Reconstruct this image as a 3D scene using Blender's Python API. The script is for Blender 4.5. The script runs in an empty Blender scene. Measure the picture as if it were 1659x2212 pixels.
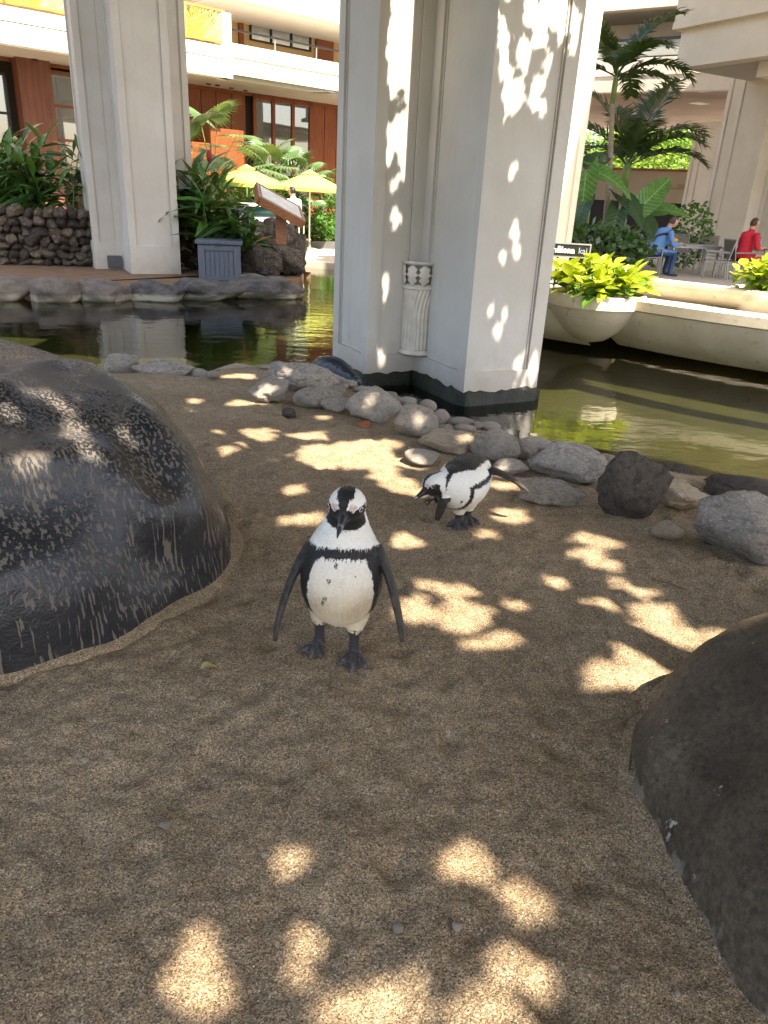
import bpy, bmesh, math, random
import numpy as np
from mathutils import Vector, Matrix, noise, Quaternion
random.seed(7); rng = np.random.default_rng(7)
R = math.radians
SC = bpy.context.scene; COL = SC.collection
# ---------------------------------------------------------------- camera, sky, sun, exposure
CAM_H, PITCH, ROLL, FPX = 1.48, R(23.0), R(3.0), 1600.0      # FPX: focal length for a 1659 px wide picture
cam = bpy.data.objects.new('camera', bpy.data.cameras.new('camera')); COL.objects.link(cam); SC.camera = cam
cam.data.sensor_fit = 'VERTICAL'; cam.data.sensor_height = 36.0; cam.data.lens = FPX / 2212.0 * 36.0
cam.data.clip_start = 0.05; cam.data.clip_end = 2000
cam.matrix_world = Matrix.Translation((0, 0, CAM_H)) @ Matrix.Rotation(R(90) - PITCH, 4, 'X') @ Matrix.Rotation(ROLL, 4, 'Z')
SUN_EL = R(57.0); SUN_H = Vector((0.642, -0.766, 0)).normalized()
SUN = Vector((SUN_H.x * math.cos(SUN_EL), SUN_H.y * math.cos(SUN_EL), math.sin(SUN_EL)))
world = bpy.data.worlds.new('World'); SC.world = world; world.use_nodes = True
wn = world.node_tree; bg = wn.nodes['Background']
sky = wn.nodes.new('ShaderNodeTexSky'); sky.sky_type = 'NISHITA'; sky.sun_disc = False
sky.sun_elevation = SUN_EL; sky.sun_rotation = math.atan2(SUN_H.x, SUN_H.y)
sky.air_density = 0.9; sky.dust_density = 2.5; sky.ozone_density = 0.6
wn.links.new(sky.outputs[0], bg.inputs[0]); bg.inputs[1].default_value = 0.15
sl = bpy.data.lights.new('sun', 'SUN'); sl.energy = 4.8; sl.angle = R(0.53); sl.color = (1.0, 0.95, 0.87)
so = bpy.data.objects.new('sun', sl); COL.objects.link(so); so.rotation_euler = SUN.to_track_quat('Z', 'Y').to_euler()
so.location = (6, -6, 14)
SC.view_settings.view_transform = 'Standard'; SC.view_settings.look = 'None'
SC.view_settings.exposure = 2.05; SC.view_settings.gamma = 1.0; SC.view_settings.use_white_balance = True; SC.view_settings.white_balance_temperature = 7300; SC.view_settings.white_balance_tint = 12; SC.view_settings.use_curve_mapping = False
SC.cycles.max_bounces = 8; SC.cycles.diffuse_bounces = 4; SC.cycles.glossy_bounces = 4
SC.cycles.transparent_max_bounces = 12; SC.cycles.use_denoising = True
SC.cycles.caustics_reflective = False; SC.cycles.caustics_refractive = False
# ---------------------------------------------------------------- photo pixel (1659 x 2212) to world
def ray(x, y):
    u, v = x - 829.5, y - 1106.0; c, s = math.cos(ROLL), math.sin(ROLL)
    r, d = u * c + v * s, -u * s + v * c; cp, sp = math.cos(PITCH), math.sin(PITCH)
    return Vector((r, FPX * cp - d * sp, -FPX * sp - d * cp))
EYE = Vector((0, 0, CAM_H))
def P(x, y, z): w = ray(x, y); return EYE + w * ((z - CAM_H) / w.z)
def PD(x, y, D): w = ray(x, y); return EYE + w * (D / w.y)
def hit(x, y, p0, n): w = ray(x, y); n = Vector(n); return EYE + w * ((Vector(p0) - EYE).dot(n) / w.dot(n))
def mpp(p):                                                   # metres per picture pixel at a world point
    return ((p - EYE).dot(ray(829.5, 1106).normalized())) / FPX
# ---------------------------------------------------------------- object helpers
def tag(o, label=None, cat=None, group=None, kind=None):
    if label: o['label'] = label
    if cat: o['category'] = cat
    if group: o['group'] = group
    if kind: o['kind'] = kind
    return o
def thing(name, loc, label, cat, group=None):
    o = bpy.data.objects.new(name, None); COL.objects.link(o); o.location = loc; o.empty_display_size = 0.1
    return tag(o, label, cat, group)
def put(name, me, parent=None, mat=None, world=True, loc=None):
    o = bpy.data.objects.new(name, me); COL.objects.link(o)
    if mat is not None and not me.materials: me.materials.append(mat)
    if loc is not None: o.location = loc
    if parent is not None:
        o.parent = parent
        if world:
            w = Matrix.Translation(parent.location); p = parent.parent
            if p is not None: w = (Matrix.Translation(p.location)) if parent.type == 'MESH' else w
            if parent.type == 'MESH' and p is not None: w = Matrix.Identity(4)   # parts hold world vertices
            o.matrix_parent_inverse = w.inverted()
    return o
def smooth(me, on=True):
    me.polygons.foreach_set('use_smooth', [on] * len(me.polygons)); return me
class MB:
    def __init__(s): s.v = []; s.f = []
    def add(s, vs, fs):
        n = len(s.v); s.v += [tuple(v) for v in vs]; s.f += [tuple(i + n for i in f) for f in fs]; return s
    def quad(s, a, b, c, d): return s.add([a, b, c, d], [(0, 1, 2, 3)])
    def box(s, c, size, rz=0, M=None):
        hx, hy, hz = [k / 2 for k in size]
        vs = [Vector((x, y, z)) for z in (-hz, hz) for x, y in ((-hx, -hy), (hx, -hy), (hx, hy), (-hx, hy))]
        T = Matrix.Translation(c) @ (M.to_4x4() if M is not None else Matrix.Rotation(rz, 4, 'Z'))
        return s.add([T @ v for v in vs], [(3, 2, 1, 0), (4, 5, 6, 7), (0, 1, 5, 4), (1, 2, 6, 5), (2, 3, 7, 6), (3, 0, 4, 7)])
    def prism(s, poly, z0, z1):
        n = len(poly); vs = [(p[0], p[1], z0) for p in poly] + [(p[0], p[1], z1) for p in poly]
        return s.add(vs, [tuple(range(n - 1, -1, -1)), tuple(range(n, 2 * n))] + [(i, (i + 1) % n, n + (i + 1) % n, n + i) for i in range(n)])
    def tube(s, pts, rad, seg=8, cap=True, up=None):
        pts = [Vector(p) for p in pts]; n = len(pts)
        if not hasattr(rad, '__len__'): rad = [rad] * n
        vs = []
        for i, p in enumerate(pts):
            t = (pts[min(i + 1, n - 1)] - pts[max(i - 1, 0)]).normalized()
            ref = Vector(up) if up is not None else (Vector((0, 0, 1)) if abs(t.z) < 0.9 else Vector((0, 1, 0)))
            a = ref.cross(t); a = a.normalized() if a.length > 1e-6 else Vector((1, 0, 0)); b = t.cross(a)
            ra, rb = (rad[i] if hasattr(rad[i], '__len__') else (rad[i], rad[i]))
            for k in range(seg):
                w = 2 * math.pi * k / seg; vs.append(p + a * (ra * math.cos(w)) + b * (rb * math.sin(w)))
        fs = [(i * seg + k, i * seg + (k + 1) % seg, (i + 1) * seg + (k + 1) % seg, (i + 1) * seg + k) for i in range(n - 1) for k in range(seg)]
        if cap: fs += [tuple(range(seg - 1, -1, -1)), tuple((n - 1) * seg + k for k in range(seg))]
        return s.add(vs, fs)
    def lathe(s, prof, c, seg=24, fn=None):
        vs = []; n = len(prof)
        for r, z in prof:
            for k in range(seg):
                w = 2 * math.pi * k / seg; rr = r + (fn(w, z) if fn else 0)
                vs.append((c[0] + rr * math.cos(w), c[1] + rr * math.sin(w), c[2] + z))
        fs = [(i * seg + k, i * seg + (k + 1) % seg, (i + 1) * seg + (k + 1) % seg, (i + 1) * seg + k) for i in range(n - 1) for k in range(seg)]
        fs += [tuple(range(seg - 1, -1, -1)), tuple((n - 1) * seg + k for k in range(seg))]
        return s.add(vs, fs)
    def mesh(s, name='m', sm=False):
        me = bpy.data.meshes.new(name); me.from_pydata(s.v, [], s.f); me.update()
        if sm: smooth(me)
        return me
    def build(s, name, mat, parent=None, sm=False, bevel=0):
        o = put(name, s.mesh(name, sm), parent, mat)
        if bevel:
            b = o.modifiers.new('bevel', 'BEVEL'); b.width = bevel; b.segments = 2; b.limit_method = 'ANGLE'
        return o
def recenter(o):                                              # origin to the base centre of a top-level mesh
    me = o.data; a = np.empty(len(me.vertices) * 3); me.vertices.foreach_get('co', a); a = a.reshape(-1, 3)
    c = (a.min(0) + a.max(0)) / 2; c[2] = a[:, 2].min(); a -= c
    me.vertices.foreach_set('co', a.ravel()); me.update(); o.location = c; return o
def copy_tree(o, parent=None):
    c = o.copy(); COL.objects.link(c); c.parent = parent
    for ch in list(o.children): copy_tree(ch, c)
    return c
# ---------------------------------------------------------------- materials
def newmat(name):
    m = bpy.data.materials.new(name); m.use_nodes = True; nt = m.node_tree
    return m, nt, nt.nodes['Principled BSDF']
def nd(nt, t, **kw):
    n = nt.nodes.new(t)
    for k, v in kw.items():
        if k.startswith('i_'): n.inputs[k[2:].replace('_', ' ')].default_value = v
        else: setattr(n, k, v)
    return n
def ramp(nt, src, stops, interp='LINEAR'):
    r = nt.nodes.new('ShaderNodeValToRGB'); r.color_ramp.interpolation = interp; e = r.color_ramp.elements
    while len(e) < len(stops): e.new(0.5)
    for k, (p, c) in enumerate(stops):
        e[k].position = p; e[k].color = (c, c, c, 1) if not hasattr(c, '__len__') else (*c, 1)
    nt.links.new(src, r.inputs[0]); return r.outputs[0]
def mix(nt, fac, a, b, mode='MIX'):
    m = nt.nodes.new('ShaderNodeMix'); m.data_type = 'RGBA'; m.blend_type = mode
    for k, v in ((0, fac), (6, a), (7, b)):
        if hasattr(v, 'is_linked'): nt.links.new(v, m.inputs[k])
        elif hasattr(v, '__len__'): m.inputs[k].default_value = (*v[:3], 1)
        else: m.inputs[k].default_value = v
    return m.outputs[2]
def mapped(nt, scale=(1, 1, 1), coord='Object', rot=(0, 0, 0)):
    tc = nt.nodes.new('ShaderNodeTexCoord'); mp = nt.nodes.new('ShaderNodeMapping')
    mp.inputs['Scale'].default_value = scale; mp.inputs['Rotation'].default_value = rot
    nt.links.new(tc.outputs[coord], mp.inputs[0]); return mp.outputs[0]
def tex(nt, vec, scale, detail=4, rough=0.6, kind='ShaderNodeTexNoise', out=0, **kw):
    t = nd(nt, kind, **kw); t.inputs['Scale'].default_value = scale
    if 'Detail' in t.inputs: t.inputs['Detail'].default_value = detail
    if kind == 'ShaderNodeTexNoise': t.inputs['Roughness'].default_value = rough
    if vec is not None: nt.links.new(vec, t.inputs['Vector'])
    return t.outputs[out]
def bump(nt, bs, hs, strength, dist, prev=None):
    b = nt.nodes.new('ShaderNodeBump'); b.inputs['Strength'].default_value = strength; b.inputs['Distance'].default_value = dist
    nt.links.new(hs, b.inputs['Height'])
    if prev is not None: nt.links.new(prev, b.inputs['Normal'])
    nt.links.new(b.outputs[0], bs.inputs['Normal']); return b.outputs[0]
def MAT(name, c1, c2=None, scale=4, rough=0.6, bs=0, bd=0.003, bscale=60, stretch=(1, 1, 1), spec=0.4, metal=0, c3=None, sc3=40, lo=0.35, hi=0.65, coat=0, f3=(0.62, 0.72), transl=0):
    m, nt, b = newmat(name); v = mapped(nt, stretch)
    b.inputs['Roughness'].default_value = rough; b.inputs['Specular IOR Level'].default_value = spec; b.inputs['Metallic'].default_value = metal
    b.inputs['Coat Weight'].default_value = coat
    if c2 is None: c2 = tuple(k * 0.85 for k in c1)
    f = ramp(nt, tex(nt, v, scale), [(lo, 0), (hi, 1)]); col = mix(nt, f, c1, c2)
    if c3 is not None: col = mix(nt, ramp(nt, tex(nt, v, sc3), [(f3[0], 0), (f3[1], 1)]), col, c3)
    nt.links.new(col, b.inputs['Base Color'])
    if bs: bump(nt, b, tex(nt, v, bscale, 6), bs, bd)
    if transl:
        tr = nd(nt, 'ShaderNodeBsdfTranslucent'); nt.links.new(mix(nt, 0.35, col, (0.5, 0.6, 0.05)), tr.inputs[0])
        mx = nd(nt, 'ShaderNodeMixShader'); mx.inputs[0].default_value = transl
        nt.links.new(b.outputs[0], mx.inputs[1]); nt.links.new(tr.outputs[0], mx.inputs[2])
        nt.links.new(mx.outputs[0], nt.nodes['Material Output'].inputs[0])
    return m
def attr_mat(name, rough=0.6, bs=0.3, bd=0.002, bscale=250, stretch=(1, 1, 1), sheen=0.0, vary=0.12, spec=0.35):
    m, nt, b = newmat(name); a = nd(nt, 'ShaderNodeAttribute', attribute_name='Col'); v = mapped(nt, stretch)
    n = tex(nt, v, bscale, 3); k = ramp(nt, n, [(0.25, 1 - vary), (0.75, 1 + vary * 0.3)])
    nt.links.new(mix(nt, 1.0, a.outputs['Color'], k, 'MULTIPLY'), b.inputs['Base Color'])
    nt.links.new(a.outputs['Alpha'], b.inputs['Roughness']); b.inputs['Specular IOR Level'].default_value = spec
    b.inputs['Sheen Weight'].default_value = sheen
    if bs: bump(nt, b, n, bs, bd)
    return m
plaster = MAT('white plaster', (0.62, 0.56, 0.475), (0.55, 0.49, 0.40), 1.3, 0.75, 0.25, 0.004, 90, c3=(0.42, 0.36, 0.29), sc3=26, f3=(0.70, 0.80))
def plaster_mat():
    m, nt, b = newmat('weathered white plaster'); v = mapped(nt)
    col = mix(nt, ramp(nt, tex(nt, v, 1.1, 5), [(0.35, 0), (0.65, 1)]), (0.55, 0.525, 0.475), (0.49, 0.46, 0.405))
    st = mapped(nt, (1, 1, 0.06)); col = mix(nt, ramp(nt, tex(nt, st, 9, 5, .65), [(0.55, 0), (0.78, 0.35)]), col, (0.38, 0.33, 0.26))
    col = mix(nt, ramp(nt, tex(nt, v, 55, 3), [(0.735, 0), (0.76, 0.8)]), col, (0.20, 0.165, 0.12))
    geo = nd(nt, 'ShaderNodeNewGeometry'); sx = nd(nt, 'ShaderNodeSeparateXYZ'); nt.links.new(geo.outputs['Position'], sx.inputs[0])
    zz = nd(nt, 'ShaderNodeMath', operation='MULTIPLY_ADD'); nt.links.new(tex(nt, v, 6, 6, .7), zz.inputs[0]); zz.inputs[1].default_value = -0.9; nt.links.new(sx.outputs[2], zz.inputs[2])
    mr = nd(nt, 'ShaderNodeMapRange'); nt.links.new(zz.outputs[0], mr.inputs[0]); mr.inputs[1].default_value = -1.05; mr.inputs[2].default_value = -0.40
    col = mix(nt, ramp(nt, mr.outputs[0], [(0.2, 0.5), (1.0, 0)]), col, (0.34, 0.27, 0.19))
    nt.links.new(col, b.inputs['Base Color']); b.inputs['Roughness'].default_value = .75; b.inputs['Specular IOR Level'].default_value = .3
    p = bump(nt, b, tex(nt, v, 90, 6), 0.3, 0.004); bump(nt, b, tex(nt, v, 3.0, 4), 0.25, 0.03, p); return m
plaster = plaster_mat()
plaster_far = MAT('cream plaster', (0.66, 0.60, 0.50), (0.60, 0.53, 0.43), 1.0, 0.8, 0.1, 0.004, 40)
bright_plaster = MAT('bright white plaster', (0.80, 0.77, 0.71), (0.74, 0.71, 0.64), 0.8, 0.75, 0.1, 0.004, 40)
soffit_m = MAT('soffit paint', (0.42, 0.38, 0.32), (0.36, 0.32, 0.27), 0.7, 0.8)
ledge_m = MAT('cream concrete', (0.60, 0.54, 0.41), (0.50, 0.43, 0.30), 2.2, 0.7, 0.3, 0.006, 30, c3=(0.36, 0.29, 0.17), sc3=9, f3=(0.6, 0.75))
wood_m = MAT('reddish wood', (0.26, 0.075, 0.022), (0.17, 0.045, 0.014), 3, 0.45, 0.2, 0.003, 20, stretch=(9, 9, 0.6))
wood2_m = MAT('brown wood', (0.30, 0.13, 0.06), (0.20, 0.08, 0.035), 4, 0.5, 0.3, 0.003, 30, stretch=(2, 2, 12))
dark_metal = MAT('dark metal', (0.03, 0.03, 0.032), rough=0.4, metal=0.5)
grey_metal = MAT('grey powder coat', (0.30, 0.30, 0.29), rough=0.4, metal=0.4)
sling_m = MAT('taupe sling mesh', (0.20, 0.17, 0.14), (0.15, 0.13, 0.11), 60, 0.8)
white_paint = MAT('white paint', (0.75, 0.75, 0.73), rough=0.45)
gold_m = MAT('gold painted screen', (0.58, 0.33, 0.05), (0.50, 0.27, 0.04), 3, 0.45)
umb_m = MAT('lime canvas', (0.50, 0.52, 0.13), (0.44, 0.46, 0.11), 6, 0.85, transl=0.25)
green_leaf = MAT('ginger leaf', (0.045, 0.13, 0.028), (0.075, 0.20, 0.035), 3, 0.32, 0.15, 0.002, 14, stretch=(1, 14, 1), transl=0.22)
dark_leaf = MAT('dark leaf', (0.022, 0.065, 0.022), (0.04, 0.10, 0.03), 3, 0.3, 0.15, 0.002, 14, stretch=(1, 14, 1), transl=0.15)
dry_leaf = MAT('dry leaf', (0.22, 0.13, 0.05), (0.10, 0.09, 0.03), 6, 0.6)
def ear_mat(name, c1, c2, cv, tr_):
    m, nt, b = newmat(name); v = mapped(nt); sx = nd(nt, 'ShaderNodeSeparateXYZ'); nt.links.new(v, sx.inputs[0])
    ab = nd(nt, 'ShaderNodeMath', operation='ABSOLUTE'); nt.links.new(sx.outputs[1], ab.inputs[0])
    q = nd(nt, 'ShaderNodeMath', operation='MULTIPLY_ADD'); nt.links.new(ab.outputs[0], q.inputs[0]); q.inputs[1].default_value = -0.75; nt.links.new(sx.outputs[0], q.inputs[2])
    k = nd(nt, 'ShaderNodeMath', operation='MULTIPLY'); nt.links.new(q.outputs[0], k.inputs[0]); k.inputs[1].default_value = 9.0
    pp = nd(nt, 'ShaderNodeMath', operation='PINGPONG'); nt.links.new(k.outputs[0], pp.inputs[0]); pp.inputs[1].default_value = 0.5
    vein = ramp(nt, pp.outputs[0], [(0.0, 1), (0.07, 0.0)]); mid = ramp(nt, ab.outputs[0], [(0.008, 1), (0.018, 0)])
    col = mix(nt, ramp(nt, tex(nt, v, 6, 6), [(0.35, 0), (0.65, 1)]), c1, c2); col = mix(nt, mix(nt, 1.0, vein, mid, 'LIGHTEN'), col, cv)
    oi = nd(nt, 'ShaderNodeObjectInfo'); ed = nd(nt, 'ShaderNodeMath', operation='MULTIPLY_ADD'); nt.links.new(ab.outputs[0], ed.inputs[0]); ed.inputs[1].default_value = 1.2; nt.links.new(tex(nt, v, 8, 5, .7), ed.inputs[2])
    col = mix(nt, ramp(nt, ed.outputs[0], [(0.90, 0), (0.98, 0.9)]), col, (0.22, 0.17, 0.06))
    nt.links.new(col, b.inputs['Base Color']); b.inputs['Roughness'].default_value = 0.3; bump(nt, b, pp.outputs[0], .5, .03)
    t = nd(nt, 'ShaderNodeBsdfTranslucent'); nt.links.new(col, t.inputs[0]); mx = nd(nt, 'ShaderNodeMixShader'); mx.inputs[0].default_value = tr_
    nt.links.new(b.outputs[0], mx.inputs[1]); nt.links.new(t.outputs[0], mx.inputs[2]); nt.links.new(mx.outputs[0], nt.nodes['Material Output'].inputs[0]); return m
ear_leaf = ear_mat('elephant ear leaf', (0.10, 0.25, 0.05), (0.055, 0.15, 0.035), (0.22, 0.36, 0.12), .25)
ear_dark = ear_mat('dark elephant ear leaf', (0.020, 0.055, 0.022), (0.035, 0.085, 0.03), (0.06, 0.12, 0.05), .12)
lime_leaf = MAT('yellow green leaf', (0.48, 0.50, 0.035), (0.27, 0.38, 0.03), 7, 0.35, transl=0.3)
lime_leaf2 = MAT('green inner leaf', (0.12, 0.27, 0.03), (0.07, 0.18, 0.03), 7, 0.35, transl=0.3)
palm_leaf = MAT('palm leaf', (0.018, 0.048, 0.012), (0.032, 0.075, 0.016), 3, 0.4, transl=0.2)
fan_leaf = MAT('fan palm leaf', (0.06, 0.125, 0.04), (0.10, 0.17, 0.07), 3, 0.4, transl=0.25)
tree_leaf = MAT('tree leaf', (0.10, 0.22, 0.03), (0.17, 0.30, 0.04), 2, 0.5, transl=0.35)
canopy_leaf = MAT('shade tree leaf', (0.05, 0.10, 0.02), (0.08, 0.14, 0.03), 2, 0.5)
stem_m = MAT('green stem', (0.10, 0.19, 0.04), (0.16, 0.22, 0.06), 6, 0.45)
bark_m = MAT('grey palm bark', (0.33, 0.29, 0.22), (0.20, 0.17, 0.13), 9, 0.8, 0.5, 0.01, 30, stretch=(1, 1, 4))
red_m = MAT('red flower', (0.30, 0.01, 0.02), rough=0.5)
soil_m = MAT('soil', (0.03, 0.022, 0.015), rough=0.9)
def glass(name, tint=(0.05, 0.06, 0.06), rough=0.02):
    m, nt, b = newmat(name); b.inputs['Base Color'].default_value = (*tint, 1); b.inputs['Roughness'].default_value = rough
    b.inputs['Specular IOR Level'].default_value = 1.0; b.inputs['IOR'].default_value = 1.9
    bump(nt, b, tex(nt, mapped(nt), 0.7, 1), 0.1, 0.02); return m
glass_m = glass('window glass')
def rock_mat(name, c1, c2, c3, pit=0.5, rough=0.85, sc=5.0, lo=0.38, hi=0.54, sand=True, lich=0.6, tones=((0.82, 0.78, 0.74), (1.0, 0.97, 0.93), (1.12, 1.1, 1.08))):
    m, nt, b = newmat(name); v = mapped(nt); oi = nd(nt, 'ShaderNodeObjectInfo'); va = nd(nt, 'ShaderNodeVectorMath', operation='MULTIPLY_ADD')
    nt.links.new(oi.outputs['Random'], va.inputs[0]); va.inputs[1].default_value = (17, 31, 11); nt.links.new(v, va.inputs[2]); v = va.outputs[0]
    col = mix(nt, ramp(nt, tex(nt, v, sc, 6), [(lo, 0), (hi, 1)]), c1, c2)
    col = mix(nt, ramp(nt, tex(nt, v, sc * 3.1, 8, 0.7), [(lich - 0.09, 0), (lich + 0.02, 1)]), col, c3)
    col = mix(nt, ramp(nt, tex(nt, v, 90, 4), [(0.26, 0.6), (0.46, 0)]), col, tuple(k * 0.35 for k in c1))
    tone = ramp(nt, oi.outputs['Random'], [(0, tones[0]), (0.5, tones[1]), (1, tones[2])])
    nt.links.new(mix(nt, 1.0, col, tone, 'MULTIPLY'), b.inputs['Base Color'])
    b.inputs['Roughness'].default_value = rough; b.inputs['Specular IOR Level'].default_value = 0.25
    p = bump(nt, b, tex(nt, v, 9, 8, 0.65), 0.8, 0.055)
    bump(nt, b, tex(nt, v, 45, 6, 0.7), pit, 0.03, p)
    return m
rock_pale = rock_mat('pale coral rock', (0.50, 0.43, 0.35), (0.68, 0.61, 0.52), (0.80, 0.75, 0.67), 0.9)
rock_grey = rock_mat('grey weathered rock', (0.33, 0.285, 0.235), (0.53, 0.475, 0.405), (0.76, 0.71, 0.63), 0.8)
rock_tan = rock_mat('tan rock', (0.43, 0.32, 0.20), (0.55, 0.44, 0.31), (0.58, 0.53, 0.46), 0.5)
stone_lava = rock_mat('lava wall stone', (0.055, 0.050, 0.046), (0.135, 0.118, 0.10), (0.30, 0.26, 0.22), 1.0, sc=3, lich=0.6, tones=((0.55, 0.53, 0.52), (1.0, 0.95, 0.9), (2.1, 1.85, 1.6)))
rock_dark = rock_mat('dark porous rock', (0.12, 0.105, 0.088), (0.22, 0.19, 0.155), (0.40, 0.38, 0.35), 1.0, lich=0.66)
rock_lava = rock_mat('lava rock', (0.05, 0.046, 0.044), (0.13, 0.115, 0.10), (0.27, 0.23, 0.20), 1.0, sc=3, lich=0.6)
pebble_m = rock_mat('river pebble', (0.36, 0.305, 0.245), (0.48, 0.42, 0.355), (0.60, 0.55, 0.49), 0.12, rough=0.6, lich=0.68)
# sand
def sand_mat():
    m, nt, b = newmat('sand'); v = mapped(nt)
    big = ramp(nt, tex(nt, v, 1.5, 5), [(0.35, 0), (0.68, 1)]); col = mix(nt, big, (0.338, 0.243, 0.146), (0.445, 0.330, 0.205))
    med = ramp(nt, tex(nt, v, 16, 6, 0.7), [(0.30, 0.68), (0.7, 1.15)]); col = mix(nt, 1.0, col, med, 'MULTIPLY')
    vo = nd(nt, 'ShaderNodeTexVoronoi'); vo.inputs['Scale'].default_value = 330; nt.links.new(v, vo.inputs['Vector'])
    sep = nd(nt, 'ShaderNodeSeparateColor'); nt.links.new(vo.outputs['Color'], sep.inputs[0])
    g = ramp(nt, sep.outputs[0], [(0, 0.30), (0.45, 0.82), (0.8, 1.18), (1, 1.8)]); col = mix(nt, 1.0, col, g, 'MULTIPLY')
    vo2 = nd(nt, 'ShaderNodeTexVoronoi'); vo2.inputs['Scale'].default_value = 150; nt.links.new(v, vo2.inputs['Vector'])
    s2 = nd(nt, 'ShaderNodeSeparateColor'); nt.links.new(vo2.outputs['Color'], s2.inputs[0])
    near = ramp(nt, vo2.outputs['Distance'], [(0.25, 1), (0.42, 0)])
    wh = mix(nt, 1.0, ramp(nt, s2.outputs[1], [(0.905, 0), (0.925, 1)]), near, 'MULTIPLY'); col = mix(nt, wh, col, (0.62, 0.55, 0.43))
    dk = mix(nt, 1.0, ramp(nt, s2.outputs[2], [(0.90, 0), (0.92, 1)]), near, 'MULTIPLY'); col = mix(nt, dk, col, (0.07, 0.055, 0.04))
    nt.links.new(col, b.inputs['Base Color']); b.inputs['Roughness'].default_value = 0.9; b.inputs['Specular IOR Level'].default_value = 0.2
    p = bump(nt, b, tex(nt, v, 55, 7, 0.75), 0.8, 0.016); bump(nt, b, vo.outputs['Distance'], 0.7, 0.003, p)
    return m
sand_m = sand_mat()
far_sand_m = MAT('far brown sand', (0.17, 0.10, 0.052), (0.22, 0.14, 0.08), 3, 0.9, 0.4, 0.01, 40)
paving_m = MAT('pale paving', (0.50, 0.45, 0.37), (0.42, 0.37, 0.30), 2, 0.8)
# ---------------------------------------------------------------- sand island
WATER = -0.45
SH = [(-9, 6.9), (-4.5, 6.9), (-3.6, 6.75), (-1.7, 6.75), (-1.3, 7.2), (-0.9, 7.3), (-0.4, 6.75), (0.1, 6.3), (0.3, 5.95), (0.75, 5.5), (1.0, 5.15), (1.5, 4.95), (1.9, 4.75), (2.6, 4.6), (6, 4.4)]
shx = np.array([p[0] for p in SH]); shy = np.array([p[1] for p in SH])
def fbm(x, y, z=0.0, o=4): return noise.fractal(Vector((x, y, z)), 1.0, 2.0, o, noise_basis='PERLIN_ORIGINAL')
FEET = [(-0.235, 2.19, 0.09), (-0.085, 2.15, 0.08), (0.38, 3.43, 0.08)]
def sand_z(x, y, fine=True):
    z = 0.035 * fbm(x * 0.55 + 3, y * 0.55) + 0.02 * fbm(x * 1.7, y * 1.7, 4)
    e = float(np.interp(x, shx, shy)) - y                     # positive on land
    if e < 0.5: t = min(1.0, (0.5 - e) / 1.6); z -= 1.5 * t * t * (3 - 2 * t)
    if fine and y < 5.2:
        rx, ry = x * 0.55 + y * 0.83, y * 0.55 - x * 0.83      # raked furrows running obliquely
        w = 0.5 + 0.5 * fbm(x * 1.3, y * 1.3, 11, 2)
        z += 0.011 * noise.noise(Vector((rx * 2.2, ry * 13, 1))) * w + 0.009 * fbm(x * 7, y * 7, 2, 4) + 0.0045 * fbm(x * 24, y * 24, 7, 3)
        d = noise.cell(Vector((x * 6.5, y * 6.5, 3)))
        if d > 0.2:                                           # scattered prints
            fx, fy = (x * 6.5) % 1 - 0.5, (y * 6.5) % 1 - 0.5; q = (fx * fx * 1.6 + fy * fy) / 0.16
            if q < 1: z -= 0.016 * (1 - q) * (1 if y > 1.9 or x > 0 else 0.5)
    elif fine: z += 0.012 * fbm(x * 5, y * 5, 2, 4)
    for fx, fy, fr in FEET:
        q = ((x - fx) ** 2 + (y - fy) ** 2) / (fr * fr)
        if q < 2.5: z = z * (1 - math.exp(-q * 1.2)) + 0.008 * q * math.exp(-q * 1.1)
    return z
ys = np.concatenate([np.linspace(-1.5, 0.7, 20)[:-1], 0.7 * (9.2 / 0.7) ** np.linspace(0, 1, 400)])
NX = 330; vs = []; n = len(ys)
for y in ys:
    hw = max(1.3, 0.62 * y + 0.45); xs_ = np.concatenate([[-9, -6, -4.6 if y < 6 else -5.5], np.linspace(-hw, hw, NX), [4.6 if y < 6 else 5.5, 7]])
    for x in np.sort(xs_): vs.append((x, y, sand_z(x, y, abs(x) < hw)))
NC = NX + 5
fs = [(i * NC + k, i * NC + k + 1, (i + 1) * NC + k + 1, (i + 1) * NC + k) for i in range(n - 1) for k in range(NC - 1)]
me = bpy.data.meshes.new('sand'); me.from_pydata(vs, [], fs); smooth(me)
tag(put('sand', me, mat=sand_m), kind='structure')
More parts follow.
